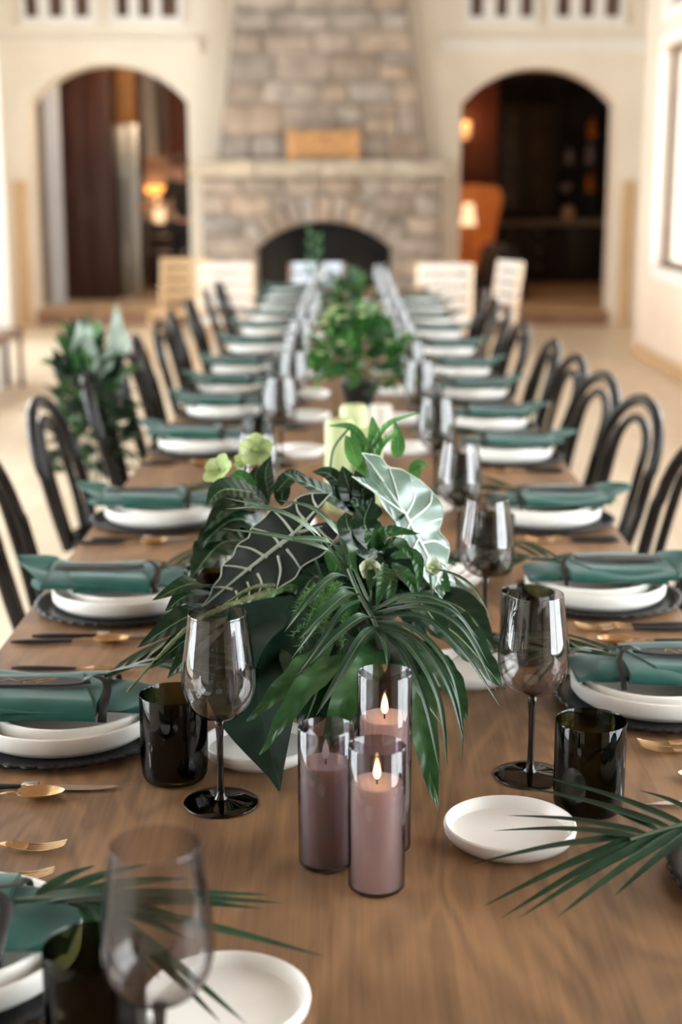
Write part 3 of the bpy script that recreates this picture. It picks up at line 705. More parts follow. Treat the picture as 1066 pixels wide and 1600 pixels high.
lamp((p0.x - .05, 18.15, FZ + 1.28), 26, (1, .50, .2), .08)

# cook standing in the kitchen
def cook():
    p = at(287, 300, 18.35)
    root = thing('person', 'person in black shirt and trousers standing at the kitchen counter, arm reaching out', 'person', (p.x, 18.35, FZ))
    J = {'pel': (0, 0, .96, .125), 'wst': (0, 0, 1.10, .12), 'chs': (0, -.02, 1.32, .145), 'nck': (0, -.02, 1.49, .058), 'hd0': (-.02, -.04, 1.58, .075), 'hd1': (-.03, -.045, 1.70, .085),
         'shL': (.17, -.02, 1.43, .062), 'elL': (.22, -.05, 1.15, .045), 'wrL': (.14, -.24, 1.02, .03), 'haL': (.10, -.30, 1.0, .026),
         'shR': (-.17, -.02, 1.43, .062), 'elR': (-.24, -.1, 1.18, .045), 'wrR': (-.40, -.26, 1.16, .03), 'haR': (-.47, -.30, 1.15, .026),
         'hpL': (.09, 0, .9, .095), 'knL': (.10, -.02, .5, .062), 'anL': (.10, .02, .09, .042), 'toL': (.11, -.16, .04, .035),
         'hpR': (-.09, 0, .9, .095), 'knR': (-.10, -.02, .5, .062), 'anR': (-.10, .02, .09, .042), 'toR': (-.11, -.16, .04, .035)}
    E = [('pel', 'wst'), ('wst', 'chs'), ('chs', 'nck'), ('nck', 'hd0'), ('hd0', 'hd1'), ('chs', 'shL'), ('shL', 'elL'), ('elL', 'wrL'), ('wrL', 'haL'), ('chs', 'shR'), ('shR', 'elR'), ('elR', 'wrR'), ('wrR', 'haR'),
         ('pel', 'hpL'), ('hpL', 'knL'), ('knL', 'anL'), ('anL', 'toL'), ('pel', 'hpR'), ('hpR', 'knR'), ('knR', 'anR'), ('anR', 'toR')]
    def skin(name, keys, edges, m, grow=0, rootk=None, parent=root):
        ks = list(keys); me = bpy.data.meshes.new(name)
        me.from_pydata([J[k][:3] for k in ks], [(ks.index(a), ks.index(b)) for a, b in edges], [])
        o = bpy.data.objects.new(name, me); C.objects.link(o); o.parent = parent
        md = o.modifiers.new('skin', 'SKIN'); sub = o.modifiers.new('sub', 'SUBSURF'); sub.levels = sub.render_levels = 2
        for k, v in zip(ks, me.skin_vertices[0].data): r = J[k][3] + grow; v.radius = (r, r); v.use_root = (k == rootk)
        me.materials.append(M[m]); return o
    # fingers join the body skeleton at each hand
    for h, s in (('haL', -1), ('haR', -1)):
        hx, hy, hz, _ = J[h]
        for i in range(5):
            oy = (i - 2) * .017; L = (.045, .07, .078, .072, .055)[i]
            dx, dy = (-.55, -.8) if h == 'haL' else (-.85, -.45)
            if i == 0: a = (hx + dx * .01 - dy * .03, hy + dy * .01 + dx * .03, hz - .005)
            else: a = (hx + dx * .04 - dy * oy * 1.0, hy + dy * .04 + dx * oy, hz)
            b = (a[0] + dx * L * .6, a[1] + dy * L * .6, a[2] - .012); c = (b[0] + dx * L * .4, b[1] + dy * L * .4, b[2] - .018)
            J[f'{h}a{i}'] = (*a, .010); J[f'{h}b{i}'] = (*b, .009); J[f'{h}c{i}'] = (*c, .007)
            E.extend([(h, f'{h}a{i}'), (f'{h}a{i}', f'{h}b{i}'), (f'{h}b{i}', f'{h}c{i}')])
    skin('body', J.keys(), E, 'skin', 0, 'pel')
    tk = ['pel', 'wst', 'chs', 'shL', 'elL', 'shR', 'elR', 'nk2']; J['nk2'] = (0, -.02, 1.45, .07)
    skin('shirt', tk, [('pel', 'wst'), ('wst', 'chs'), ('chs', 'nk2'), ('chs', 'shL'), ('shL', 'elL'), ('chs', 'shR'), ('shR', 'elR')], 'black_shirt', .016, 'chs')
    lk = ['pel', 'hpL', 'knL', 'anL', 'hpR', 'knR', 'anR']
    skin('trousers', lk, [('pel', 'hpL'), ('hpL', 'knL'), ('knL', 'anL'), ('pel', 'hpR'), ('hpR', 'knR'), ('knR', 'anR')], 'black_shirt', .014, 'pel')
    for s, a in ((1, 'L'), (-1, 'R')):
        MB().lathe([(0, 0), (.05, 0), (.055, .04), (.045, .09), (0, .1)], 14).build('shoe', 'leather', root, loc=(s * .105, -.06, 0)).scale = (1, 2.3, 1)
    hc = Vector((-.03, -.045, 1.665))
    mb = MB(); mb.lathe([(.108, -.05), (.113, .02), (.10, .08), (.06, .12), (0, .13)], 18, (hc.x, hc.y + .022, hc.z + .02)); mb.build('hair', 'hair_brown', root)
    for s in (-1, 1):
        MB().lathe([(0, -.011), (.011, 0), (0, .011)], 10).build('eye', 'eye_dark', root, loc=(hc.x + s * .034, hc.y - .092, hc.z + .005))
        MB().lathe([(0, -.032), (.018, -.01), (.02, .012), (0, .032)], 10).build('ear', 'skin', root, loc=(hc.x + s * .088, hc.y + .01, hc.z - .005))
    MB().tube([(hc.x, hc.y - .088, hc.z + .01), (hc.x, hc.y - .108, hc.z - .03), (hc.x, hc.y - .09, hc.z - .036)], [.009, .014, .010]).build('nose', 'skin', root)
    MB().tube([(hc.x - .024, hc.y - .082, hc.z - .062), (hc.x, hc.y - .092, hc.z - .06), (hc.x + .024, hc.y - .082, hc.z - .062)], [.004, .007, .004]).build('mouth', 'lip', root)
    root.rotation_euler = (0, 0, 0)
cook()

# low walnut table by the left wall
p = at(6, 516, 10.9)
lt = thing('console_table', 'low narrow dark walnut console table against the left wall', 'table', (LX + .10, 10.9, 0))
MB().box(-.075, .085, -.6, .5, .40, .46, .008).build('tabletop', 'walnut', lt)
for x_, y_ in ((-.05, -.55), (.06, -.55), (-.05, .45), (.06, .45)): MB().box(x_ - .018, x_ + .018, y_ - .018, y_ + .018, 0, .399, .003).build('leg', 'walnut', lt)

# ================================================================== TABLE AND CHAIRS
TX, TZ = .0125, .765
tb = thing('dining_table', 'long brown-stained wooden banquet table set for dinner', 'table', (TX, 0, 0))
top = MB().box(-.608, .608, .45, 11.6, TZ - .045, TZ, .006).build('tabletop', 'table_wood', tb)
for s in (-1, 1): MB().box(s * .5 - .012, s * .5 + .012, .6, 11.45, TZ - .13, TZ - .046).build('apron', 'table_wood', tb, smooth=False)
for y in (.75, 2.9, 6.68, 9.0, 11.42):
    for s in (-1, 1): MB().box(s * .46 - .035, s * .46 + .035, y - .035, y + .035, 0, TZ - .046, .005).build('leg', 'table_wood', tb)

def make_chair():
    t = thing('bentwood_chair', '', 'chair', group='black bentwood chairs along the table')
    def hoop(hw, zt, x0, x1, y0):
        h = [(x0, y0, .45), (x0 - .025, hw * .98, .56), (x0 - .055, hw, .68)]
        L = spline(h, 8); zc = zt - hw * .95; a = []
        for i in range(13):
            an = PI * i / 12; zz = zc + math.sin(an) * (zt - zc); a.append((x0 - .03 + (x1 - x0 + .03) * ((zz - .58) / (zt - .58)), hw * math.cos(an), zz))
        return [*L, *a, *[(p[0], -p[1], p[2]) for p in L[::-1]]]
    o = hoop(.195, .885, -.165, -.285, .165); MB().tube(o, .0185, 10).build('back_hoop', 'lacquer', t)
    o = hoop(.105, .828, -.175, -.268, .085); MB().tube(o, .0140, 10).build('inner_hoop', 'lacquer', t)
    MB().lathe([(0, .435), (.19, .435), (.205, .447), (.205, .462), (.19, .47), (.17, .464), (0, .462)], 32).build('seat', 'lacquer', t)
    MB().tube([(.155 * math.cos(a * PI / 12), .155 * math.sin(a * PI / 12), .25) for a in range(24)], .009, 8, closed=True).build('stretcher_ring', 'lacquer', t)
    for sx in (-1, 1):
        for sy in (-1, 1): MB().tube([(sx * .125, sy * .125, .436), (sx * .14, sy * .14, .25), (sx * .175, sy * .17, 0)], [.018, .017, .012], 8).build('leg', 'lacquer', t)
    return t
chair = Proto(make_chair())
ORD = ['nearest', 'second', 'third', 'fourth', 'fifth', 'sixth', 'seventh', 'eighth', 'ninth', 'tenth', 'eleventh', 'twelfth']
lch = [(3.50, -.91, 4), (4.44, -.97, -3), (5.12, -.935, 5), (5.72, -.90, -4), (6.4, -.95, 3), (7.05, -.93, -5), (7.8, -.96, 4), (8.6, -.95, 0), (9.4, -.93, 5), (10.2, -.92, -3)]
for i, (y, x, r) in enumerate(lch):
    chair.put((x + .285, y, 0), math.radians(r), f'black bentwood chair on the left side, {ORD[i]} from the front' + (', draped in greenery' if i in (2, 3) else ''))
rch = [(3.66, .935, 6), (4.42, .935, 14), (5.02, .915, 13), (5.60, .90, 8), (6.22, .89, 3), (7.05, .86, 7), (7.85, .87, -5), (8.6, .87, 3), (9.4, .88, -3)]
for i, (y, x, r) in enumerate(rch):
    chair.put((x - .285, y, 0), PI + math.radians(r), f'black bentwood chair on the right side, {ORD[i]} from the front')

# pale slat-back chairs round the far end
def make_slat_chair(wood, seat):
    t = thing('slat_back_chair', '', 'chair', group='pale chairs round the far end of the table')
    for s in (-1, 1):
        MB().tube([(-.2, s * .22, 0), (-.2, s * .22, .46), (-.26, s * .22, .92)], [.02, .022, .018], 8).build('rear_post', wood, t)
        MB().tube([(.2, s * .2, .44), (.21, s * .21, 0)], [.022, .017], 8).build('leg', wood, t)
        MB().tube([(-.2, s * .215, .22), (.205, s * .205, .22)], .011, 6).build('stretcher', wood, t)
    MB().box(-.2, .23, -.215, .215, .441, .475, .012).build('seat', seat, t)
    for k in range(4):
        z = .55 + k * .098; x = -.2 - (z - .46) / .46 * .06
        mb = MB(); n = 8; vs = []
        for i in range(n + 1):
            u = i / n * 2 - 1; bx_ = x - .03 * (1 - u * u)
            for zz in (z, z + .075):
                vs += [(bx_ - .008, u * .205, zz), (bx_ + .008, u * .205, zz)]
        fs = []
        for i in range(n):
            a, b = i * 4, (i + 1) * 4
            fs += [(a, b, b + 2, a + 2), (a + 1, a + 3, b + 3, b + 1), (a + 2, b + 2, b + 3, a + 3), (a, a + 1, b + 1, b)]
        fs += [(0, 2, 3, 1), (n * 4, n * 4 + 1, n * 4 + 3, n * 4 + 2)]
        mb.add(vs, fs).build('back_slat', seat, t, smooth=False)
    return t
slat = Proto(make_slat_chair('birch', 'cream_seat'))
slat.put((at(352, 440, 12.1).x, 12.1, 0), math.radians(-86), 'cream slat-back chair left of the far end of the table')
slat.put((at(692, 440, 11.9).x, 11.95, 0), math.radians(-98), 'cream slat-back chair at the far right corner of the table')
slat.put((at(735, 455, 12.4).x + .12, 12.55, 0), math.radians(200), 'cream slat-back chair turned side-on beyond the right corner')
p = make_slat_chair('walnut', 'pale_grey_blue'); p['label'] = 'grey-blue slat-back chair at the head of the table before the firebox'; p.location = (at(497, 430, 12.2).x, 12.1, 0); p.rotation_euler = (0, 0, math.radians(-88))
p = make_slat_chair('oak_trim', 'oak_trim'); p['label'] = 'honey oak slat-back chair behind the farthest black chairs on the left'; p.location = (at(285, 440, 12.8).x - .05, 12.9, 0); p.rotation_euler = (0, 0, math.radians(-100))

# ================================================================== TABLEWARE
def lathe_obj(name, prof, m, n=48): return MB().lathe(prof, n).build(name, m)
def make_charger():
    mb = MB(); n = 160; rad = [0.02, .085, .10, .125, .146, .157, .161, .158, .10]; zz = [.006, .006, .0075, .0085, .0105, .0125, .0105, .008, .0]
    vs = [(0, 0, .006)]
    for k, (r, z) in enumerate(zip(rad, zz)):
        for i in range(n):
            a = 2 * PI * i / n; rib = .0009 * math.cos(a * 80) if 3 <= k <= 6 else 0; sc_l = .0022 * math.cos(a * 40) if k in (5, 6, 7) else 0
            vs.append(((r + sc_l) * math.cos(a), (r + sc_l) * math.sin(a), z + rib))
    vs.append((0, 0, 0)); fs = []
    for i in range(n):
        j = (i + 1) % n; fs.append((0, 1 + i, 1 + j))
        for k in range(len(rad) - 1): fs.append((1 + k * n + i, 1 + (k + 1) * n + i, 1 + (k + 1) * n + j, 1 + k * n + j))
        fs.append((1 + (len(rad) - 1) * n + i, len(vs) - 1, 1 + (len(rad) - 1) * n + j))
    mb.add(vs, fs); return tag(mb.build('charger_plate', 'charger_black', angle=None), '', 'charger', 'black ribbed charger plates')
def plate_prof(r, h): return [(0, .0045), (r - .016, .0045), (r - .009, .0075), (r - .0055, h - .002), (r - .003, h), (r - .0008, h - .0015), (r, h - .005), (r - .0015, .010), (r - .006, .0045), (r - .011, .003), (r - .013, 0), (r - .018, 0), (r - .02, .0015), (0, .0015)]
P_ch = Proto(make_charger())
P_dp = Proto(tag(lathe_obj('dinner_plate', plate_prof(.1335, .031), 'ceramic', 72), '', 'plate', 'white dinner plates on the chargers'))
P_sp = Proto(tag(lathe_obj('salad_plate', plate_prof(.110, .031), 'ceramic', 64), '', 'plate', 'white salad plates on the dinner plates'))
P_bp = Proto(tag(lathe_obj('bread_plate', plate_prof(.080, .022), 'ceramic', 64), '', 'plate', 'small white side plates'))

def make_wine():
    t = thing('wine_glass', '', 'glass', group='smoked wine glasses')
    b = [(.004, .1135), (.012, .1145), (.024, .1195), (.035, .1285), (.0425, .141), (.0462, .156), (.0468, .170), (.0455, .186), (.0428, .206), (.0398, .226), (.0372, .246), (.0366, .252), (.0361, .2525)]
    MB().lathe(spline_prof(b), 64).build('bowl', 'smoked_glass', t, angle=None)
    MB().lathe([(.0045, .113), (.0065, .1105), (.0052, .100), (.0042, .085), (.004, .05), (.0044, .025), (.006, .012), (.009, .0072)], 20).build('stem', 'smoked_solid', t, angle=None)
    MB().lathe([(.0088, .0072), (.018, .0055), (.034, .0038), (.0468, .0024), (.048, .0014), (.047, .0003), (.02, .0008), (0, .0008)], 64).build('foot', 'smoked_solid', t, angle=None)
    return t
def spline_prof(b):
    s = spline([(r, 0, z) for r, z in b], 40); return [(p.x, p.z) for p in s]
P_wg = Proto(make_wine())
def make_tumbler():
    pr = [(0, .0005), (.034, .0005), (.040, .003), (.0432, .010), (.0445, .03), (.0445, .117), (.0437, .119), (.0427, .117), (.0425, .03), (.040, .014), (.03, .009), (0, .009)]
    return tag(MB().lathe(pr, 48).build('tumbler', 'tumbler_glass', angle=60), '', 'glass', 'black-green glass tumblers')
P_tm = Proto(make_tumbler())

# napkin: length runs along +x (towards the middle of the table); z = 0 is the plate rim it lies on
def sheet(fn, nu, nv, th=.0022):
    mb = MB(); top = [[Vector(fn(i / nu, j / nv)) for j in range(nv + 1)] for i in range(nu + 1)]
    idx = lambda i, j, s: (i * (nv + 1) + j) * 2 + s
    for i in range(nu + 1):
        for j in range(nv + 1): mb.v += [tuple(top[i][j]), tuple(top[i][j] - Vector((0, 0, th)))]
    for i in range(nu):
        for j in range(nv):
            mb.f += [(idx(i, j, 0), idx(i + 1, j, 0), idx(i + 1, j + 1, 0), idx(i, j + 1, 0)), (idx(i, j, 1), idx(i, j + 1, 1), idx(i + 1, j + 1, 1), idx(i + 1, j, 1))]
    for i in range(nu):
        for j in (0, nv): mb.f.append((idx(i, j, 0), idx(i, j, 1), idx(i + 1, j, 1), idx(i + 1, j, 0)))
    for j in range(nv):
        for i in (0, nu): mb.f.append((idx(i, j, 0), idx(i, j + 1, 0), idx(i, j + 1, 1), idx(i, j, 1)))
    return mb
def roll(x0, x1, w0, w1, h0, h1, lift0=0, lift1=0, ph=0, e=2.6, nx=14, n=28, soft=.0032):
    """a soft flattened roll of cloth, closed at both ends"""
    mb = MB(); vs = []
    for i in range(nx + 1):
        t = i / nx; w_ = w0 + (w1 - w0) * t; h = h0 + (h1 - h0) * t; zl = lift0 * (1 - t) ** 2 + lift1 * t * t
        for k in range(n):
            a = 2 * PI * k / n; c, s = math.cos(a), math.sin(a)
            y = w_ / 2 * math.copysign(abs(c) ** (2 / e), c); z = h / 2 * math.copysign(abs(s) ** (2 / e), s)
            wob = soft * math.sin(3 * a + t * 5 + ph) + soft * .8 * math.sin(7 * t + ph * 2 + c * 2)
            vs.append((x0 + (x1 - x0) * t, y + wob, max(z + h / 2 + wob * (.7 if s > 0 else 0) + zl, zl)))
    fs = [(i * n + k, i * n + (k + 1) % n, (i + 1) * n + (k + 1) % n, (i + 1) * n + k) for i in range(nx) for k in range(n)]
    fs += [tuple(range(n))[::-1], tuple(range(nx * n, nx * n + n))]
    return mb.add(vs, fs)
def make_napkin():
    t = thing('napkin', '', 'napkin', group='deep green folded napkins')
    roll(-.135, .062, .178, .168, .019, .021, .004, 0, .4, nx=18).build('wrapped_fold', 'linen', t, angle=60)
    # the free flap lying over the roll, its slanting edge showing
    def flap(u, v):
        x = -.12 + (.185 - .05 * v) * u + .045 * (1 - v) * (1 - u); y = -.090 + .165 * v
        return (x, y, .0232 + .0022 * math.sin(v * 5 + u * 3) - .020 * max(0, abs(v - .5) * 2 - .78) / .22 + .001)
    sheet(flap, 14, 14).build('overlap', 'linen', t, angle=60)
    roll(.0625, .135, .128, .112, .018, .012, 0, -.004, 1.7, nx=10).build('inner_fold', 'linen', t, angle=60)
    def tail(u, v):
        x = -.130 - .066 * u; hw = .084 * (1 - u) ** .7 + .006; y = (v - .5) * 2 * hw + .02 * u
        return (x, y, .020 + .022 * u + .006 * math.sin(v * 7 + u * 3) * (1 - .4 * u))
    sheet(tail, 10, 12).build('pointed_tail', 'linen', t, angle=60)
    def tail2(u, v):
        x = -.134 - .03 * u; hw = .084 * (1 - u) ** .5 + .004; y = (v - .5) * 2 * hw - .006
        return (x, y, .012 - .004 * u + .003 * math.sin(v * 8))
    sheet(tail2, 8, 10).build('pointed_tail', 'linen', t, angle=60)
    return t
P_np = Proto(make_napkin())

def make_tag():
    """black leather name tag with a ribbon loop; origin at the plate rim like the napkin"""
    t = thing('name_tag', '', 'name tag', group='black leather name tags on the napkins')
    out = [(.045, -.004), (.043, .004), (.02, .0135), (.0, .0165), (-.115, .0165), (-.12, .0145), (-.12, -.0145), (-.115, -.0165), (.0, -.0165), (.02, -.0135)]
    mb = MB(); mb.prism([(x, y - .004, .0350) for x, y in out], (0, 0, .0026)); mb.build('tag_panel', 'leather', t, angle=30)
    rb = [(.046, -.004, .0425)]
    rb = spline([(.034, -.004, .0392), (.05, -.004, .045), (.066, -.012, .041), (.072, -.030, .034), (.073, -.056, .028), (.072, -.073, .014), (.071, -.075, .002)], 20)
    MB().tube(rb, .0062, 8, flat=(1, .16)).build('ribbon', 'ribbon', t)
    rb = spline([(.034, .0, .0392), (.052, .004, .044), (.066, .016, .041), (.072, .034, .034), (.073, .058, .028), (.072, .073, .014), (.071, .075, .002)], 20)
    MB().tube(rb, .0045, 8, flat=(1, .2)).build('ribbon', 'ribbon', t)
    return t
P_tg = Proto(make_tag())
def script_strokes(strokes):
    mb = MB()
    for s in strokes: mb.tube(spline([(x, y, .0379) for x, y in s], 14), .00075, 6, flat=(1, .5))
    return mb
def aimed_frond(label, base, stalk_end, tips, zt, wd=.0155):
    t = thing('palm_frond', label, 'palm leaf', base, 0, 'palm leaves tucked in the napkins'); b0 = Vector(base)
    e = Vector(stalk_end) - b0
    MB().tube(spline([(0, 0, 0), e * .5 + Vector((0, 0, .006)), e], 8), [.003] * 5 + [.0022] * 4, 6).build('stalk', 'stalk', t)
    for i, (px, py, dz) in enumerate(tips):
        k = i / (len(tips) - 1); b = e * (.25 + .75 * (1 - abs(2 * k - 1)) ** .8)
        q = on_plane(px, py, Vector((0, 0, zt + dz)), Vector((0, 0, 1))) - b0
        leaf(t, 'leaflet', 'leaf_palm', [b + Vector((0, 0, .002)), b.lerp(q, .5) + Vector((0, 0, .006)), q], wd, nrm=(.1, -.3, 1), shape=needle, n=10, across=1, fold=.4)
    return t
def make_frond(n=10, seed=1):
    """palm leaf tip: a thin rachis with long narrow leaflets fanning towards the middle of the table"""
    r = random.Random(seed); t = thing('palm_frond', '', 'palm leaf', group='palm leaves tucked in the napkins')
    z0 = .025
    MB().tube(spline([(.066, 0, z0), (.13, .004, z0 + .008), (.20, .006, z0 + .006)], 10), [.0032] * 5 + [.0022] * 6, 6).build('stalk', 'stalk', t)
    for i in range(n):
        s = 1 if i % 2 else -1; k = i / (n - 1); x = .075 + .115 * k
        ang = math.radians((44 - 36 * k) * s + r.uniform(-4, 4)); L = .175 - .03 * k + r.uniform(-.02, .015)
        b = Vector((x, s * .002, z0 + .005)); d = Vector((math.cos(ang), math.sin(ang), 0))
        m_ = b + d * L * .5 + Vector((0, 0, .010 + r.uniform(-.006, .01))); e = b + d * L + Vector((0, 0, -.012 + r.uniform(-.018, .012)))
        leaf(t, 'leaflet', 'leaf_palm', [b, m_, e], .0175, nrm=(0, 0, 1), shape=needle, n=8, across=1, fold=.35)
    return t
P_fr = [Proto(make_frond(16, 1)), Proto(make_frond(17, 5)), Proto(make_frond(15, 9))]

# cutlery: handle towards the diner (-x), tip towards the middle of the table (+x), lying on z = 0
def handle(t, L=.105, x0=0):
    pts = [(x0 + L * i / 8, 0, .0048) for i in range(9)]; rs = [.0032, .0052, .0058, .0058, .0056, .0052, .0048, .0044, .004]
    MB().tube(pts, rs, 10, flat=(1, .75)).build('handle', 'handle_black', t)
def make_fork():
    t = thing('fork', '', 'fork', group='gold forks with black handles'); handle(t)
    mb = MB(); mb.tube(spline([(.105, 0, .0048), (.118, 0, .0058), (.132, 0, .008), (.140, 0, .0065)], 8), [.0038, .0034, .003, .003, .0032, .004, .006, .008, .0088], 8, flat=(1, .35))
    def head(u, v): return (.139 + .022 * u, (v - .5) * 2 * (.0085 + .0025 * u), .0070 - .003 * math.sin(u * PI * .6) + .0012 * (2 * v - 1) ** 2)
    s = sheet(head, 4, 4, .0016); mb.add(s.v, s.f)
    mb.build('neck', 'gold', t)
    for k in range(4):
        y = (k - 1.5) * .0056; MB().tube(spline([(.160, y, .0036), (.178, y * 1.04, .0034), (.196, y * .98, .0068), (.207, y * .9, .0105)], 8), [.0012] * 6 + [.001, .0009, .0006], 6).build('tine', 'gold', t)
    return t
def make_spoon():
    t = thing('spoon', '', 'spoon', group='gold spoons with black handles'); handle(t)
    MB().tube(spline([(.105, 0, .0048), (.118, 0, .0058), (.132, 0, .0085), (.146, 0, .0068)], 8), [.0038, .0034, .003, .0028, .0028, .003, .0036, .0045, .005], 8, flat=(1, .45)).build('neck', 'gold', t)
    mb = MB(); nr, na = 6, 24; vs = [(.172, 0, .0014)]
    for i in range(1, nr + 1):
        q = i / nr
        for k in range(na):
            a = 2 * PI * k / na; vs.append((.172 + math.cos(a) * .031 * q, math.sin(a) * (.0185 - .003 * math.cos(a)) * q, .0014 + .0088 * q * q))
    b = len(vs); vs += [(x, y, z - .0013) for x, y, z in vs]; fs = []
    for o_ in (0, b):
        for k in range(na):
            fs.append((o_, o_ + 1 + k, o_ + 1 + (k + 1) % na))
            for i in range(nr - 1): fs.append((o_ + 1 + i * na + k, o_ + 1 + (i + 1) * na + k, o_ + 1 + (i + 1) * na + (k + 1) % na, o_ + 1 + i * na + (k + 1) % na))
    for k in range(na): e = 1 + (nr - 1) * na; fs.append((e + k, b + e + k, b + e + (k + 1) % na, e + (k + 1) % na))
    mb.add(vs, fs).build('bowl', 'gold', t, angle=60); return t
def make_knife():
    t = thing('knife', '', 'knife', group='knives with black handles'); handle(t, .112)
    MB().box(.1121, .134, -.0062, .0062, .0005, .010, .0012).build('bolster', 'steel', t)
    mb = MB(); n = 12; vs = []
    for i in range(n + 1):
        u = i / n; x = .1341 + .105 * u; top_ = .0062; bot = -.0075 + (.0137) * max(0, (u - .55) / .45) ** 2.2
        vs += [(x, top_, .0026), (x, top_, .0044), (x, bot, .0034)]
    fs = []
    for i in range(n):
        a, b = 3 * i, 3 * i + 3; fs += [(a, a + 1, b + 1, b), (a + 1, a + 2, b + 2, b + 1), (a + 2, a, b, b + 2)]
    fs += [(0, 2, 1), (3 * n, 3 * n + 1, 3 * n + 2)]
    mb.add(vs, fs).build('blade', 'steel', t, smooth=False); return t
P_fk, P_spn, P_kn = Proto(make_fork()), Proto(make_spoon()), Proto(make_knife())

LS = [(1.31, -.405), (1.955, -.412), (2.60, -.425), (3.31, -.445), (4.25, -.44), (4.92, -.43), (5.46, -.44), (6.05, -.445), (6.87, -.44), (7.7, -.44), (8.45, -.44), (9.2, -.44), (9.95, -.44), (10.7, -.44)]
RS = [(1.50, .485), (2.09, .478), (2.655, .475), (3.31, .465), (4.11, .46), (4.66, .455), (5.35, .46), (6.0, .46), (6.75, .46), (7.53, .46), (8.3, .46), (9.05, .46), (9.8, .46)]
NTH = ['nearest', 'second', 'third', 'fourth', 'fifth', 'sixth', 'seventh', 'eighth', 'ninth', 'tenth', 'eleventh', 'twelfth', 'thirteenth', 'fourteenth']
scr = [script_strokes([[(-.105, -.008), (-.095, .006), (-.086, -.006), (-.074, .004), (-.062, -.004), (-.048, .003), (-.03, .002), (-.006, .004)], [(-.05, -.012), (-.034, -.004), (-.018, .004), (-.004, .006)], [(-.032, -.012), (-.02, -.006), (-.008, .001)]]),
       script_strokes([[(-.004, .0), (-.008, -.010), (-.022, .006)], [(-.026, -.008), (-.032, .002), (-.042, -.007), (-.052, .003), (-.066, -.004), (-.09, .0)]])]
lean = random.Random(3)
for side, rows in (('left', LS), ('right', RS)):
    rz = 0 if side == 'left' else PI; sg_ = 1 if side == 'left' else -1
    for k, (y, x) in enumerate(rows):
        where = f'{NTH[k]} setting from the front, {side} side'
        def P(u, v, z=0): return (x + sg_ * u, y + sg_ * v, TZ + .0006 + z)
        j = lambda a: lean.uniform(-a, a)
        x0_ = x; x += .04 if (side, k) == ('right', 0) else 0
        P_ch.put(P(0, 0), rz + j(.2), f'black ribbed scalloped charger, {where}')
        P_dp.put(P(.004, j(.004), .0096), rz, f'white upright-rim dinner plate on charger, {where}')
        P_sp.put(P(.008 + j(.004), j(.006), .0143), rz, f'white salad plate under the napkin, {where}')
        zn = .0474; ra = rz + (j(.06) if k > 1 else 0)
        P_np.put(P(.0, 0, zn), ra, f'deep green folded napkin, {where}')
        tg_ = P_tg.put(P(.0, 0, zn - .006), ra, f'black leather name tag with ribbon on napkin, {where}')
        if side == 'left' and k == 1: tag_l = tg_
        if side == 'right' and k == 1: tag_r = tg_
        if k > 0: P_fr[(k + (0 if side == 'left' else 1)) % 3].put(P(.0, 0, zn), ra if (side, k) != ('left', 1) else (0, -.13, .20), f'dark green palm leaf tucked in napkin, {where}')
        x = x0_
        P_wg.put(P(.25 if side == 'left' else .242, -.245 if side == 'left' else -.30), j(.5), f'smoked stemmed wine glass, {where}')
        P_tm.put(P(.182, -.165 if side == 'left' else -.195), 0, f'black-green tumbler, {where}')
        P_bp.put(P(.290, -.08 if side == 'left' else -.11), 0, f'small white side plate, {where}')
        if k <= 5:
            c0 = -.155
            P_kn.put(P(c0 + (.03 if side == 'left' else .03), -.205), ra + j(.05), f'steel knife with black handle, {where}')
            P_spn.put(P(c0 + .0, -.238 if side == 'left' else -.285), ra + j(.05) + (.03 if side == 'left' else 0), f'gold spoon with black handle, {where}')
            P_fk.put(P(c0 + .02, .18), ra + j(.04) + .04, f'inner gold fork with black handle, {where}')
            P_fk.put(P(c0 + .02, .212 if side == 'right' else .27), ra - .03, f'outer gold fork with black handle, {where}')
aimed_frond('dark green palm leaf tucked in napkin, nearest setting from the front, right side', (.43, 1.50, TZ + .075), tuple(on_plane(985, 1312, Vector((0, 0, TZ + .07)), Vector((0, 0, 1)))),
    [(1000, 1235, .08), (850, 1214, .072), (812, 1229, .066), (862, 1236, .06), (792, 1274, .028), (772, 1298, .026), (735, 1351, .004), (756, 1416, .008), (784, 1434, .012), (812, 1434, .022), (870, 1434, .03), (960, 1400, .04)], TZ)
aimed_frond('dark green palm leaf tucked in napkin, nearest setting from the front, left side', (-.33, 1.31, TZ + .075), tuple(on_plane(150, 1420, Vector((0, 0, TZ + .075)), Vector((0, 0, 1)))),
    [(150, 1352, .075), (230, 1350, .075), (300, 1372, .07), (420, 1398, .055), (443, 1411, .05), (410, 1420, .05), (508, 1495, .035), (300, 1470, .06), (385, 1600, .03), (345, 1598, .03), (250, 1530, .06), (180, 1520, .06), (330, 1395, .075), (310, 1440, .07), (260, 1370, .085), (190, 1362, .09), (280, 1410, .09), (230, 1400, .095)], TZ, .019)
scr[0].build('gold_script', 'gold_ink', tag_l, angle=None); scr[1].build('gold_script', 'gold_ink', tag_r, angle=None)

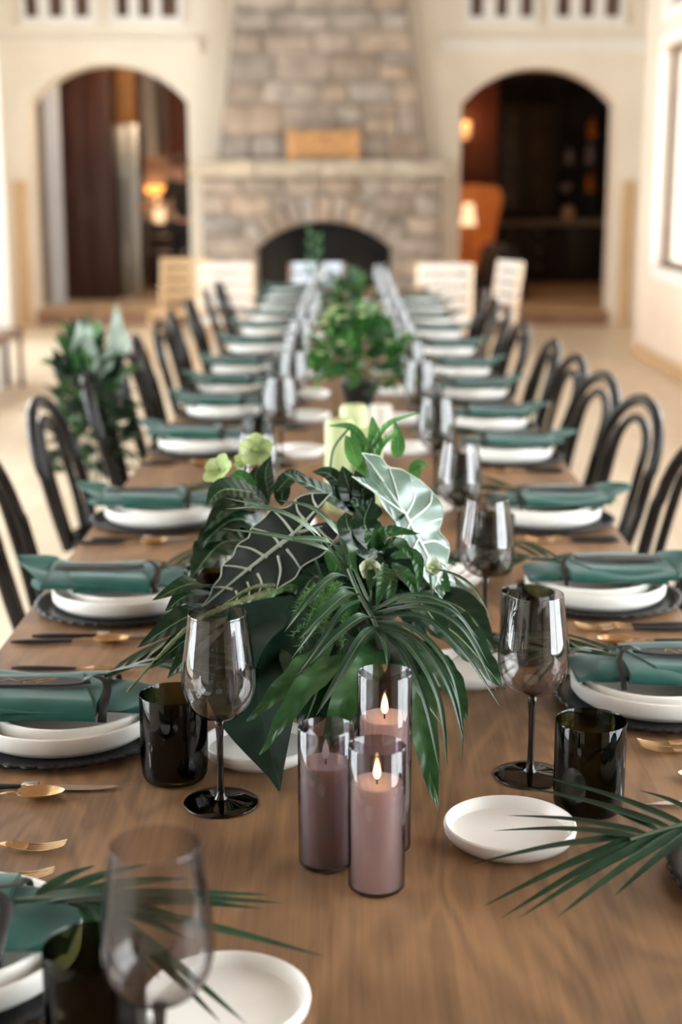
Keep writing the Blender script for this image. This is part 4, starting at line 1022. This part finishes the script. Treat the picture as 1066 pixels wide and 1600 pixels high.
# ================================================================== CANDLES
def candle(x, y, H, hw, lit, label):
    t = thing('candle', label, 'candle', (x, y, TZ + .0005), 0, 'glass cylinder candles before the centrepiece')
    r = .0320
    MB().lathe([(0, .0008), (r - .003, .0008), (r, .004), (r, H), (r - .0009, H + .0012), (r - .0018, H), (r - .0018, .004)], 48).build('glass_cylinder', 'candle_glass', t, angle=60)
    wx = [(0, .005), (r - .0035, .005), (r - .0030, .008), (r - .0030, hw - .002), (r - .0045, hw), (r * .5, hw - .0015), (0, hw - .003)]
    MB().lathe(wx, 40).build('wax', 'wax_lit' if lit else 'wax', t)
    MB().tube([(0, 0, hw - .004), (0, 0, hw + .006)], .0011, 6).build('wick', 'wick', t)
    fl = MB().lathe([(0, .003), (.0026, .005), (.0040, .0085), (.0041, .012), (.0034, .0165), (.0023, .021), (.0012, .0245), (0, .028)], 16)
    if lit:
        fl.build('flame', 'flame', t, loc=(0, 0, hw))
        o = lamp((x, y, TZ + hw + .0115), .9, (1, .56, .25), .003)
    else:
        fl.build('flame_tip', 'wax', t, loc=(0, 0, hw))
candle(.032, 1.486, .168, .126, True, 'lit mauve candle in smoked glass cylinder, front of the trio')
candle(-.0255, 1.545, .167, .125, False, 'unlit dark mauve candle in smoked glass, left of the trio')
candle(.0425, 1.585, .218, .165, True, 'taller lit mauve candle in smoked glass, back of the trio')
for i, (px, h, yy) in enumerate(((530, .225, 3.42), (553, .245, 3.52), (575, .20, 3.42))):
    t = thing('pillar_candle', ['pale green pillar candle behind the front centrepiece, leftmost of three', 'tallest pale green pillar candle behind the front centrepiece', 'shortest pale green pillar candle behind the front centrepiece'][i], 'candle', (at(px, 700, yy).x, yy, TZ + .0005), 0, 'pale green pillar candles')
    r = .034; MB().lathe([(0, 0), (r - .002, 0), (r, .003), (r, h - .008), (r - .006, h), (r * .5, h - .004), (0, h - .006)], 32).build('wax', 'pale_wax', t)
    MB().tube([(0, 0, h - .007), (.001, 0, h + .008)], .001, 6).build('wick', 'wick', t)

# ================================================================== FRONT CENTREPIECE
cp = thing('foliage_centrepiece', 'large dark foliage centrepiece with veined arrow-shaped leaves and hellebores behind the candles', 'centrepiece', (0, 0, 0))
VX, VY = .0, 2.20
cp.location = (VX, VY, TZ); OFF = Vector((VX, VY, TZ))
def cl(p): return Vector(p) - OFF
def A(px, py, Y):
    p = at(px, py, Y)
    if p.z < TZ + .006: p = on_plane(px, py, Vector((0, 0, TZ + .006)), Vector((0, 0, 1)))
    return cl(p)
MB().lathe([(0, .001), (.055, .001), (.058, .004), (.062, .06), (.085, .13), (.083, .131), (.058, .062), (0, .05)], 32).build('vase', 'vase_black', cp)

# ---- the two big arrow-shaped leaves, cut on a tilted plane, ribs raised
def big_leaf(mname, vname, P0, n, J, tip, sideA, sideB, lobeA, lobeB, notch, veins, bend, vr):
    n = Vector(n).normalized(); P0 = cl(P0)
    def pl(q):
        d = ray(*q); c = CAM - OFF; return c + d * ((P0 - c).dot(n) / d.dot(n))
    Jp, Tp = pl(J), pl(tip); ax = (Tp - Jp).normalized(); cr = n.cross(ax).normalized(); L = (Tp - Jp).length
    def shape(p, lift=0.0):
        a = (p - Jp).dot(ax) / L; b = (p - Jp).dot(cr) / L
        return p + n * (-bend * L * (a * a) - .35 * bend * L * abs(b) + .014 * L * math.sin(a * 21) * min(1, abs(b) * 4) + lift)
    mb = MB(); mb.uv = []
    def strip(edge, core):
        E_ = spline([pl(q) for q in edge], 40); K = spline([pl(q) for q in core], 40); m = 5; base = len(mb.v)
        for i in range(41):
            for k in range(m + 1):
                mb.v.append(tuple(shape(K[i].lerp(E_[i], k / m)))); mb.uv.append((.2 + .8 * k / m, i / 40))
        for i in range(40):
            for k in range(m): a = base + i * (m + 1) + k; mb.f.append((a, a + 1, a + m + 2, a + m + 1))
        return E_
    EA = strip(sideA, [lobeA, J, tip]); EB = strip(sideB, [lobeB, J, tip])
    strip([lobeA, notch], [lobeA, J]); strip([lobeB, notch], [lobeB, J])
    o = mb.build('arrow_leaf', mname, cp, fix=False, angle=None)
    def rib(pts, r0, r1):
        s = [shape(pl(q), .0008) for q in pts]; s = spline(s, 16)
        MB().tube(s, [r0 + (r1 - r0) * i / 16 for i in range(17)], 6).build('vein', vname, o)
    rib([J, tuple((J[i] * .55 + tip[i] * .45) for i in (0, 1)), tip], vr * 1.6, vr * .4)
    rib([J, lobeA], vr * 1.3, vr * .4); rib([J, lobeB], vr * 1.2, vr * .4)
    for v in veins: rib(v, vr, vr * .45)
    for E_ in (EA, EB):
        MB().tube([shape(p, .0004) for p in E_], vr * .42, 6).build('vein', vname, o)
    return o
c2 = lambda x, y: (300 + .375 * x, 640 + .375 * y)
big_leaf('alocasia_dark', 'vein_grey', at(440, 850, 2.02), (-.12, -.80, .58), c2(430, 515), c2(2, 832),
    [c2(580, 342), c2(500, 345), c2(440, 368), c2(400, 402), c2(335, 415), c2(300, 452), c2(246, 488), c2(235, 530), c2(188, 562), c2(168, 602), c2(124, 640), c2(115, 690), c2(80, 728), c2(62, 772), c2(2, 832)],
    [c2(648, 455), c2(622, 505), c2(590, 550), c2(540, 602), c2(482, 640), c2(452, 660), c2(428, 695), c2(388, 722), c2(350, 748), c2(318, 742), c2(270, 766), c2(200, 788), c2(130, 812), c2(50, 838), c2(2, 832)],
    c2(580, 342), c2(648, 455), c2(482, 492),
    [[c2(372, 572), c2(330, 520), c2(246, 488)], [c2(312, 615), c2(250, 580), c2(188, 565)], [c2(245, 665), c2(190, 650), c2(124, 642)], [c2(165, 742), c2(120, 732), c2(80, 730)],
     [c2(395, 582), c2(425, 620), c2(450, 658)], [c2(358, 608), c2(368, 670), c2(352, 745)], [c2(272, 680), c2(288, 720), c2(272, 764)], [c2(228, 712), c2(236, 740), c2(234, 778)], [c2(180, 748), c2(186, 770), c2(180, 792)],
     [c2(420, 512), c2(380, 460), c2(338, 418)], [c2(470, 460), c2(440, 420), c2(432, 372)], [c2(520, 405), c2(505, 375), c2(500, 348)], [c2(520, 490), c2(560, 530), c2(588, 548)], [c2(570, 475), c2(610, 480), c2(632, 482)]],
    .10, .0022)
big_leaf('alocasia_glossy', 'vein_white', at(640, 830, 2.10), (.62, -.55, .55), (632, 803), (727, 964),
    [(571, 704), (585, 707), (597, 711), (611, 727), (632, 730), (645, 742), (668, 757), (679, 766), (693, 790), (694, 812), (690, 829), (704, 850), (707, 864), (704, 885), (718, 905), (720, 932), (727, 964)],
    [(554, 742), (570, 752), (585, 767), (600, 790), (619, 816), (622, 846), (640, 865), (652, 873), (668, 898), (681, 912), (692, 925), (702, 932), (714, 952), (727, 964)],
    (571, 704), (554, 742), (583, 745),
    [[(625, 793), (618, 760), (612, 729)], [(634, 806), (650, 775), (643, 744)], [(640, 815), (670, 790), (679, 768)], [(648, 828), (675, 815), (694, 808)], [(660, 848), (682, 845), (705, 855)], [(676, 872), (695, 875), (706, 884)], [(695, 903), (707, 902), (718, 906)],
     [(640, 818), (632, 835), (624, 846)], [(655, 840), (648, 856), (645, 866)], [(672, 868), (668, 882), (664, 892)], [(690, 895), (688, 905), (685, 914)], [(600, 752), (590, 735), (580, 718)], [(590, 770), (578, 757), (570, 752)]],
    .12, .0017)
# petioles
for a, b in (((465, 833, 2.02), (520, 960, 2.15)), ((632, 803, 2.10), (560, 930, 2.15))):
    MB().tube(spline([A(*a), (A(*a) + A(*b)) / 2 + Vector((0, -.0, .02)), A(*b)], 8), .0028, 6).build('leaf_stalk', 'stalk', cp)

# ---- named leaves, one by one (photo pixel, distance)
def L_(m, pts, width, nrm=(0, -.75, .65), name='leaf', **kw): return leaf(cp, name, m, [A(*q) for q in pts], width, nrm=nrm, **kw)
# broad dark leaves hanging to the table at the left
L_('leaf_black', [(455, 930, 2.10), (405, 1060, 1.93), (437, 1236, 1.74)], .170, nrm=(-.1, -.9, .35), shape=broad, n=16, across=4, fold=.12)
L_('leaf_black', [(420, 940, 2.12), (360, 1010, 1.98), (366, 1130, 1.90)], .14, nrm=(-.3, -.85, .4), shape=broad, n=14, across=4, fold=.12)
L_('leaf_dark', [(500, 980, 2.08), (500, 1060, 1.93), (470, 1150, 1.86)], .12, nrm=(0, -.9, .35), shape=broad, n=14, across=3)
L_('leaf_dark', [(560, 980, 2.08), (590, 1060, 1.93), (555, 1150, 1.86)], .13, nrm=(0, -.9, .35), shape=broad, n=14, across=3)
# wavy strap ferns
L_('leaf_green', [(520, 1000, 2.03), (460, 1060, 1.86), (385, 1128, 1.80)], .042, nrm=(-.2, -.8, .5), shape=lance, n=18, across=3, ripple=.004, rn=3)
L_('leaf_green', [(560, 1010, 2.02), (480, 1075, 1.80), (406, 1180, 1.74)], .042, nrm=(-.2, -.8, .5), shape=lance, n=18, across=3, ripple=.004, rn=4)
L_('leaf_green', [(600, 1000, 2.05), (555, 1070, 1.82), (500, 1185, 1.75)], .06, nrm=(0, -.85, .5), shape=lance, n=16, across=3, ripple=.004, rn=3)
L_('leaf_green', [(640, 1010, 2.04), (655, 1110, 1.80), (684, 1268, 1.72)], .055, nrm=(.2, -.85, .45), shape=lance, n=18, across=3, ripple=.003, rn=3)
L_('leaf_green', [(650, 1000, 2.05), (700, 1060, 1.9), (732, 1128, 1.84)], .045, nrm=(.2, -.8, .5), shape=lance, n=14, across=3, ripple=.003)
# dark lances at the right
L_('leaf_dark', [(625, 955, 2.08), (705, 985, 1.95), (790, 1078, 1.88)], .085, nrm=(.25, -.6, .75), shape=lance, n=18, across=4, ripple=.004, rn=5)
L_('leaf_dark', [(640, 930, 2.12), (720, 950, 2.05), (775, 1020, 2.0)], .07, nrm=(.3, -.6, .75), shape=lance, n=14, across=3)
L_('leaf_dark', [(610, 930, 2.08), (655, 940, 1.98), (705, 1010, 1.93)], .07, nrm=(.25, -.6, .75), shape=lance, n=14, across=3)
L_('leaf_green', [(640, 905, 2.14), (675, 905, 2.10), (703, 925, 2.08)], .06, nrm=(.3, -.6, .75), shape=ovate, n=12, across=3)
# oak-like leaf and lances at the left
L_('leaf_dark', [(395, 845, 2.22), (345, 850, 2.16), (297, 905, 2.10)], .09, nrm=(-.3, -.75, .6), shape=lance, n=20, across=4, ripple=.006, rn=6)
L_('leaf_dark', [(420, 830, 2.24), (365, 812, 2.18), (305, 860, 2.14)], .075, nrm=(-.3, -.75, .6), shape=lance, n=18, across=4, ripple=.006, rn=6)
for q, w_ in (([(345, 925, 2.08), (300, 912, 1.98), (238, 938, 1.95)], .04), ([(345, 930, 2.08), (295, 930, 1.98), (258, 955, 1.95)], .04), ([(350, 945, 2.05), (290, 965, 1.93), (215, 1012, 1.9)], .05), ([(355, 960, 2.04), (290, 1000, 1.92), (235, 1045, 1.88)], .045), ([(350, 975, 2.03), (300, 1020, 1.9), (262, 1060, 1.87)], .04), ([(400, 770, 2.16), (350, 765, 2.12), (322, 790, 2.1)], .045), ([(410, 790, 2.25), (360, 790, 2.2), (318, 832, 2.15)], .05)):
    L_('leaf_dark', q, w_, nrm=(-.2, -.75, .65), shape=lance, n=14, across=3)
# lobed philodendron leaves near the top
for q, w_ in (([(560, 800, 2.14), (505, 768, 2.10), (442, 738, 2.08)], .032), ([(560, 800, 2.14), (520, 745, 2.14), (488, 737, 2.14)], .03), ([(565, 805, 2.12), (545, 760, 2.12), (535, 728, 2.14)], .042), ([(572, 808, 2.12), (566, 765, 2.12), (556, 735, 2.14)], .038), ([(585, 815, 2.1), (575, 800, 2.1), (545, 780, 2.1)], .04), ([(600, 860, 2.05), (570, 820, 2.03), (582, 778, 2.05)], .05), ([(590, 870, 2.05), (548, 830, 2.02), (540, 800, 2.04)], .05)):
    L_('leaf_dark', q, w_, nrm=(.05, -.8, .6), shape=lance, n=14, across=3)
# nandina sprig with pale-edged leaves
for q, w_ in (([(575, 862, 1.98), (605, 832, 1.95), (657, 834, 1.94)], .030), ([(590, 858, 1.98), (625, 850, 1.93), (650, 882, 1.92)], .028), ([(610, 868, 1.97), (650, 872, 1.92), (655, 928, 1.91)], .030), ([(612, 880, 1.97), (640, 905, 1.92), (653, 945, 1.91)], .026), ([(600, 880, 1.97), (598, 910, 1.91), (588, 950, 1.90)], .030), ([(608, 888, 1.97), (612, 915, 1.91), (606, 955, 1.90)], .026), ([(560, 858, 1.98), (545, 868, 1.94), (560, 900, 1.92)], .032), ([(600, 865, 1.97), (580, 835, 1.95), (570, 850, 1.94)], .028), ([(590, 880, 1.96), (580, 905, 1.93), (578, 925, 1.91)], .024)):
    L_('leaf_green', q, w_ * .72, nrm=(.1, -.85, .55), shape=lance, n=12, across=3, fold=.35, ripple=.0015)
# light sprig against the far table
for q, w_ in (([(575, 760, 2.26), (560, 700, 2.28), (548, 660, 2.3)], .026), ([(575, 740, 2.26), (585, 690, 2.28), (582, 650, 2.3)], .03), ([(580, 720, 2.26), (600, 690, 2.28), (625, 672, 2.3)], .014), ([(578, 700, 2.26), (550, 668, 2.28), (512, 665, 2.3)], .014), ([(578, 700, 2.27), (610, 660, 2.3), (660, 645, 2.34)], .010), ([(620, 715, 2.3), (622, 690, 2.3), (616, 655, 2.3)], .026), ([(640, 735, 2.3), (655, 725, 2.3), (668, 730, 2.3)], .018), ([(640, 745, 2.3), (650, 735, 2.3), (650, 760, 2.3)], .02), ([(560, 730, 2.26), (550, 700, 2.27), (540, 680, 2.28)], .03)):
    L_('leaf_bright', q, w_, nrm=(0, -.9, .4), shape=lance, n=12, across=2)
MB().tube(spline([A(515, 740, 2.25), A(522, 700, 2.27), A(545, 670, 2.3)], 8), .0022, 6).build('stem', 'stalk', cp)
MB().tube(spline([A(570, 800, 2.2), A(576, 740, 2.25), A(580, 690, 2.28)], 8), .0026, 6).build('stem', 'stalk', cp)
# striped strap leaves arching across the dark arrow leaf
for q, w_ in (([(545, 905, 1.97), (515, 862, 1.86), (435, 838, 1.83), (346, 826, 1.85)], .016), ([(545, 905, 1.97), (500, 838, 1.86), (440, 800, 1.84), (352, 778, 1.88)], .014), ([(550, 905, 1.97), (530, 838, 1.86), (490, 795, 1.85), (433, 781, 1.87)], .015), ([(545, 880, 1.95), (520, 850, 1.85), (480, 842, 1.83), (440, 842, 1.84)], .020), ([(540, 900, 1.96), (480, 825, 1.86), (420, 795, 1.84), (352, 795, 1.88)], .013)):
    L_('leaf_strap_pale', q, w_ * .62, nrm=(-.1, -.6, .8), shape=strap, n=20, across=2, fold=.3)
# the striped palm in front, midribs paled to paint its sheen: leaflets drape from a stalk
pst = [A(545, 890, 1.90), A(562, 930, 1.84), A(582, 965, 1.80), A(590, 985, 1.79)]
MB().tube(spline(pst, 12), .0032, 6).build('stem', 'stalk', cp)
for q, w_ in (([(548, 903, 1.87), (520, 902, 1.80), (480, 940, 1.77), (444, 988, 1.76)], .016), ([(560, 930, 1.84), (540, 930, 1.77), (500, 965, 1.74), (466, 1000, 1.73)], .023), ([(563, 938, 1.84), (535, 955, 1.77), (500, 1005, 1.74), (464, 1056, 1.73)], .012), ([(582, 966, 1.80), (562, 966, 1.74), (520, 998, 1.72), (484, 1038, 1.71)], .020), ([(586, 980, 1.79), (565, 1000, 1.73), (530, 1058, 1.70), (494, 1118, 1.69)], .019),
    ([(590, 985, 1.79), (600, 1000, 1.74), (605, 1020, 1.72), (606, 1045, 1.71)], .013),
    ([(590, 983, 1.79), (630, 1020, 1.72), (665, 1100, 1.68), (689, 1214, 1.66)], .013), ([(590, 980, 1.79), (640, 1010, 1.72), (685, 1090, 1.68), (700, 1202, 1.66)], .014), ([(588, 975, 1.80), (650, 1000, 1.73), (700, 1070, 1.69), (727, 1165, 1.67)], .013), ([(586, 970, 1.80), (650, 985, 1.74), (705, 1050, 1.70), (728, 1160, 1.68)], .011),
    ([(584, 965, 1.81), (660, 965, 1.75), (725, 1020, 1.72), (782, 1105, 1.72)], .013), ([(582, 958, 1.81), (660, 950, 1.76), (725, 985, 1.74), (776, 1080, 1.74)], .012), ([(578, 950, 1.82), (655, 940, 1.78), (715, 960, 1.76), (765, 1040, 1.77)], .011), ([(590, 982, 1.79), (660, 1010, 1.74), (715, 1090, 1.70), (724, 1190, 1.69)], .009), ([(672, 888, 1.97), (715, 900, 1.9), (745, 925, 1.88), (770, 972, 1.87)], .007),
    ([(588, 978, 1.80), (622, 1010, 1.74), (648, 1070, 1.71), (700, 1145, 1.70)], .012), ([(580, 955, 1.81), (640, 930, 1.80), (700, 945, 1.79), (750, 1000, 1.8)], .010), ([(556, 920, 1.85), (530, 925, 1.79), (488, 985, 1.77), (455, 1030, 1.77)], .010)):
    L_('leaf_strap', q, w_ * .78, nrm=(.05, -.55, .85), shape=strap, n=22, across=2, fold=.35)
# hellebores
def flower_or_glint(px, py, Y, d, m, size, npet=5, open_=.9, face=(0, -1, .2)):
    p = A(px, py, Y); f = Vector(face).normalized(); a = f.cross(Vector((0, 0, 1))).normalized(); b = a.cross(f)
    st = MB().tube(spline([p, p + Vector((0, .01, -.05)), p + d], 8), .0022, 6).build('flower_stem', 'stalk', cp)
    for k in range(npet):
        an = 2 * PI * k / npet + .3; rd = a * math.cos(an) + b * math.sin(an)
        leaf(cp, 'petal', m, [p, p + rd * size * .55 * open_ + f * size * .22, p + rd * size * open_ + f * size * (.38 if open_ > .7 else .75)], size * (.92 if open_ > .7 else .85), nrm=f, shape=rounded, n=10, across=3, fold=.18)
    MB().lathe([(0, -.004), (.005, 0), (0, .006)], 10).build('flower_centre', 'leaf_lime' if m == 'petal_white' else 'petal_green', cp, loc=p + f * size * .25)
flower_or_glint(400, 705, 2.30, Vector((.05, -.02, -.16)), 'petal_green', .032, face=(.1, -.9, .35))
flower_or_glint(346, 738, 2.24, Vector((.09, -.02, -.12)), 'petal_green', .032, face=(-.5, -.6, .6))
flower_or_glint(384, 722, 2.31, Vector((.05, -.02, -.14)), 'petal_green', .022, face=(-.7, -.5, .3), open_=.6)
flower_or_glint(672, 892, 1.99, Vector((-.05, .08, -.02)), 'petal_white', .024, 7, .55, face=(.35, -.6, .65))
flower_or_glint(578, 888, 1.95, Vector((-.02, .1, -.03)), 'petal_white', .026, 5, .6, face=(0, -.85, .2))
for q, w_ in (([(420, 780, 2.2), (415, 740, 2.22), (424, 712, 2.24)], .03), ([(420, 790, 2.2), (400, 750, 2.22), (402, 728, 2.24)], .03), ([(440, 790, 2.2), (442, 760, 2.22), (446, 742, 2.22)], .03), ([(400, 770, 2.2), (375, 745, 2.2), (358, 752, 2.2)], .028), ([(405, 775, 2.2), (378, 755, 2.2), (350, 772, 2.2)], .03), ([(430, 770, 2.2), (455, 745, 2.22), (478, 742, 2.24)], .03), ([(415, 785, 2.2), (385, 770, 2.18), (368, 785, 2.16)], .03)):
    L_('leaf_mid' if w_ < .03 else 'leaf_dark', q, w_, nrm=(-.1, -.8, .6), shape=lance, n=10, across=2)
# feathery asparagus fern: needles past counting
def fern():
    r = random.Random(11); mb = MB(); mb.uv = []
    for s in range(15):
        b = A(r.uniform(505, 545), r.uniform(905, 950), 1.90); e = A(r.uniform(448, 545), r.uniform(925, 1022), r.uniform(1.755, 1.80))
        sp = spline([b, (b + e) / 2 + Vector((0, -.01, .015)), e], 26)
        for i in range(3, 27):
            t = (sp[i] - sp[i - 1]).normalized()
            for k in range(5):
                d = (t * .7 + Vector((r.gauss(0, 1), r.gauss(0, 1), r.gauss(0, 1))).normalized()).normalized() * r.uniform(.008, .013)
                side = d.cross(Vector((r.gauss(0, 1), r.gauss(0, 1), r.gauss(0, 1)))).normalized() * .0006; q = len(mb.v)
                mb.v += [tuple(sp[i] - side), tuple(sp[i] + side), tuple(sp[i] + d)]; mb.uv += [(.5, 0), (.6, 0), (.5, 1)]; mb.f.append((q, q + 1, q + 2))
    o = mb.build('asparagus_fern', 'leaf_fern', cp, fix=False, angle=None); o['kind'] = 'stuff'
fern()
# amaranth tassels
def tassel(pts, r0):
    r = random.Random(5); sp = spline([A(*q) for q in pts], 60); mb = MB(); n = 8
    rs = [r0 * (.7 + .5 * r.random()) * (1 - .55 * i / 60) for i in range(61)]; mb.tube(sp, rs, n); mb.build('tassel', 'amaranth', cp)
tassel([(420, 925, 1.98), (360, 945, 1.92), (300, 975, 1.90), (240, 1035, 1.89), (198, 1082, 1.88)], .0045)
tassel([(430, 915, 1.99), (390, 920, 1.95), (330, 960, 1.95)], .0038)
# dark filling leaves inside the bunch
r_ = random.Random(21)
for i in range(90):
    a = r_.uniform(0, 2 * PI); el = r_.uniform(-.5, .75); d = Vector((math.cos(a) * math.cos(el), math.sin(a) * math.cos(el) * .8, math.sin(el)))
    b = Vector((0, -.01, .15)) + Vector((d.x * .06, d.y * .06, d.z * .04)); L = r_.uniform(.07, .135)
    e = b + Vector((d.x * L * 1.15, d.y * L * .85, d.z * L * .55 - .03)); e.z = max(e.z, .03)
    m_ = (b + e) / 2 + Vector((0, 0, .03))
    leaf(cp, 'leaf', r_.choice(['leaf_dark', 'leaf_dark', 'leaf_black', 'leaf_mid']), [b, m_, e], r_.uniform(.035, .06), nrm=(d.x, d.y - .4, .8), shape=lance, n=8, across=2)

# ================================================================== OTHER GREENERY
def bunch(label, name, cat, base, size, n, mats, seed, group=None, lw=(.02, .04), ll=(.05, .11), tall=0, vase=True, glints=0):
    r = random.Random(seed); t = thing(name, label, cat, base, 0, group); sx, sy, sz = size
    if vase: MB().lathe([(0, .001), (.05, .001), (.055, .05), (.07, .11), (.065, .11), (.05, .05), (0, .04)], 24).build('vase', 'vase_black', t)
    shared = {}
    for i in range(n):
        k = (r.choice(mats), r.randrange(4))
        if k not in shared:
            q = random.Random(seed * 7 + len(shared)); shared[k] = blade([(0, 0, 0), (.5, 0, q.uniform(.08, .2)), (1, q.uniform(-.1, .1), q.uniform(-.15, .1))], q.uniform(.32, .45), shape=lance, n=8, across=2).mesh('leaf', k[0], True, None)
        a = r.uniform(0, 2 * PI); el = math.asin(r.uniform(-.35, 1)); q = r.uniform(.35, 1) ** .6
        d = Vector((math.cos(a) * math.cos(el), math.sin(a) * math.cos(el), math.sin(el)))
        p = Vector((d.x * sx * q, d.y * sy * q, sz * .42 + d.z * sz * .58 * q)); L = r.uniform(*ll)
        o = bpy.data.objects.new('leaf', shared[k]); C.objects.link(o); o.parent = t
        dd = (d + Vector((r.uniform(-.5, .5), r.uniform(-.5, .5), r.uniform(-.3, .6)))).normalized()
        o.location = p - dd * L * .5; o.rotation_euler = (dd.to_track_quat('X', 'Z').to_matrix() @ Matrix.Rotation(r.uniform(-.8, .8), 3, 'X')).to_euler(); o.scale = (L, L, L)
    for i in range(10):
        a = i * .63 + r.random() * .3; e = Vector((math.cos(a) * sx * .7, math.sin(a) * sy * .7, sz * r.uniform(.5, .85)))
        MB().tube(spline([(0, 0, .05 if vase else 0), e * .55 + Vector((0, 0, sz * .12)), e], 6), .0022, 5).build('stem', 'stalk', t)
    for i in range(glints):
        a = r.uniform(0, 2 * PI); el = r.uniform(.1, 1.2); d = Vector((math.cos(a) * math.cos(el), math.sin(a) * math.cos(el), math.sin(el)))
        p = Vector((d.x * sx * .95, d.y * sy * .95, sz * .45 + d.z * sz * .55)); 
        MB().lathe([(0, -.004), (.010, 0), (.013, .006), (.006, .009), (0, .007)], 10).build('flower_or_glint', 'petal_white', t, loc=p)  # white dots added to imitate bright glints on glossy leaves
    return t
p = at(562, 640, 4.95)
bunch('bushy bright green centrepiece with added white glint dots, second along the table', 'foliage_centrepiece', 'centrepiece', (p.x, 5.0, TZ), (.20, .18, .385), 270, ['leaf_mid', 'leaf_bright', 'leaf_green', 'leaf_bright'], 3, glints=34)
p = at(540, 500, 7.9)
g3 = bunch('farthest green centrepiece with a tall upright sprig before the firebox', 'foliage_centrepiece', 'centrepiece', (p.x, 8.0, TZ), (.20, .18, .34), 150, ['leaf_green', 'leaf_fern', 'leaf_dark'], 4, lw=(.02, .04))
for i in range(7):
    z = .30 + i * .035; leaf(g3, 'leaf', 'leaf_green', [(-.17, -.05, z), (-.17 + (.03 if i % 2 else -.03), -.05, z + .03), (-.17 + (.04 if i % 2 else -.04), -.05, z + .07)], .03, nrm=(0, -1, .2), n=6)
MB().tube([(-.1, -.02, .15), (-.16, -.05, .32), (-.17, -.05, .55)], .003, 6).build('stem', 'stalk', g3)
p = at(595, 640, 4.6)
t = thing('tea_light', 'small cream candle before the second centrepiece', 'candle', (p.x, 4.6, TZ + .0005)); h = .085
MB().lathe([(0, 0), (.035, 0), (.035, h - .004), (.03, h), (0, h - .004)], 24).build('wax', 'bowl_cream', t); MB().tube([(0, 0, h - .005), (0, 0, h + .008)], .0012, 6).build('wick', 'wick', t)

# greenery hung on the two decorated chair backs at the left
hg = bunch('hanging garland of dark greenery tied to two black chair backs at left', 'chair_garland', 'garland', (at(150, 650, 5.3).x - .02, 5.30, .34), (.17, .36, .72), 300, ['leaf_dark', 'leaf_black', 'leaf_dark', 'leaf_mid'], 8, ll=(.07, .15), vase=False)
for px, py0, py1, wv in ((178, 560, 474, .06), (190, 555, 512, .05), (120, 560, 500, .05), (133, 560, 505, .05), (140, 575, 530, .05), (105, 600, 520, .035), (165, 580, 545, .05), (125, 590, 560, .06), (150, 590, 560, .06)):
    a, b = at(px - 4, py0, 5.2), at(px + 4, py1, 5.2); o_ = hg.location
    leaf(hg, 'leaf', 'leaf_silver' if px != 105 else 'leaf_green', [a - o_, (a + b) / 2 - o_ + Vector((.01, -.01, 0)), b - o_], wv, nrm=(.2, -1, .2), shape=lance, n=10, across=2)

bpy.context.view_layer.update()
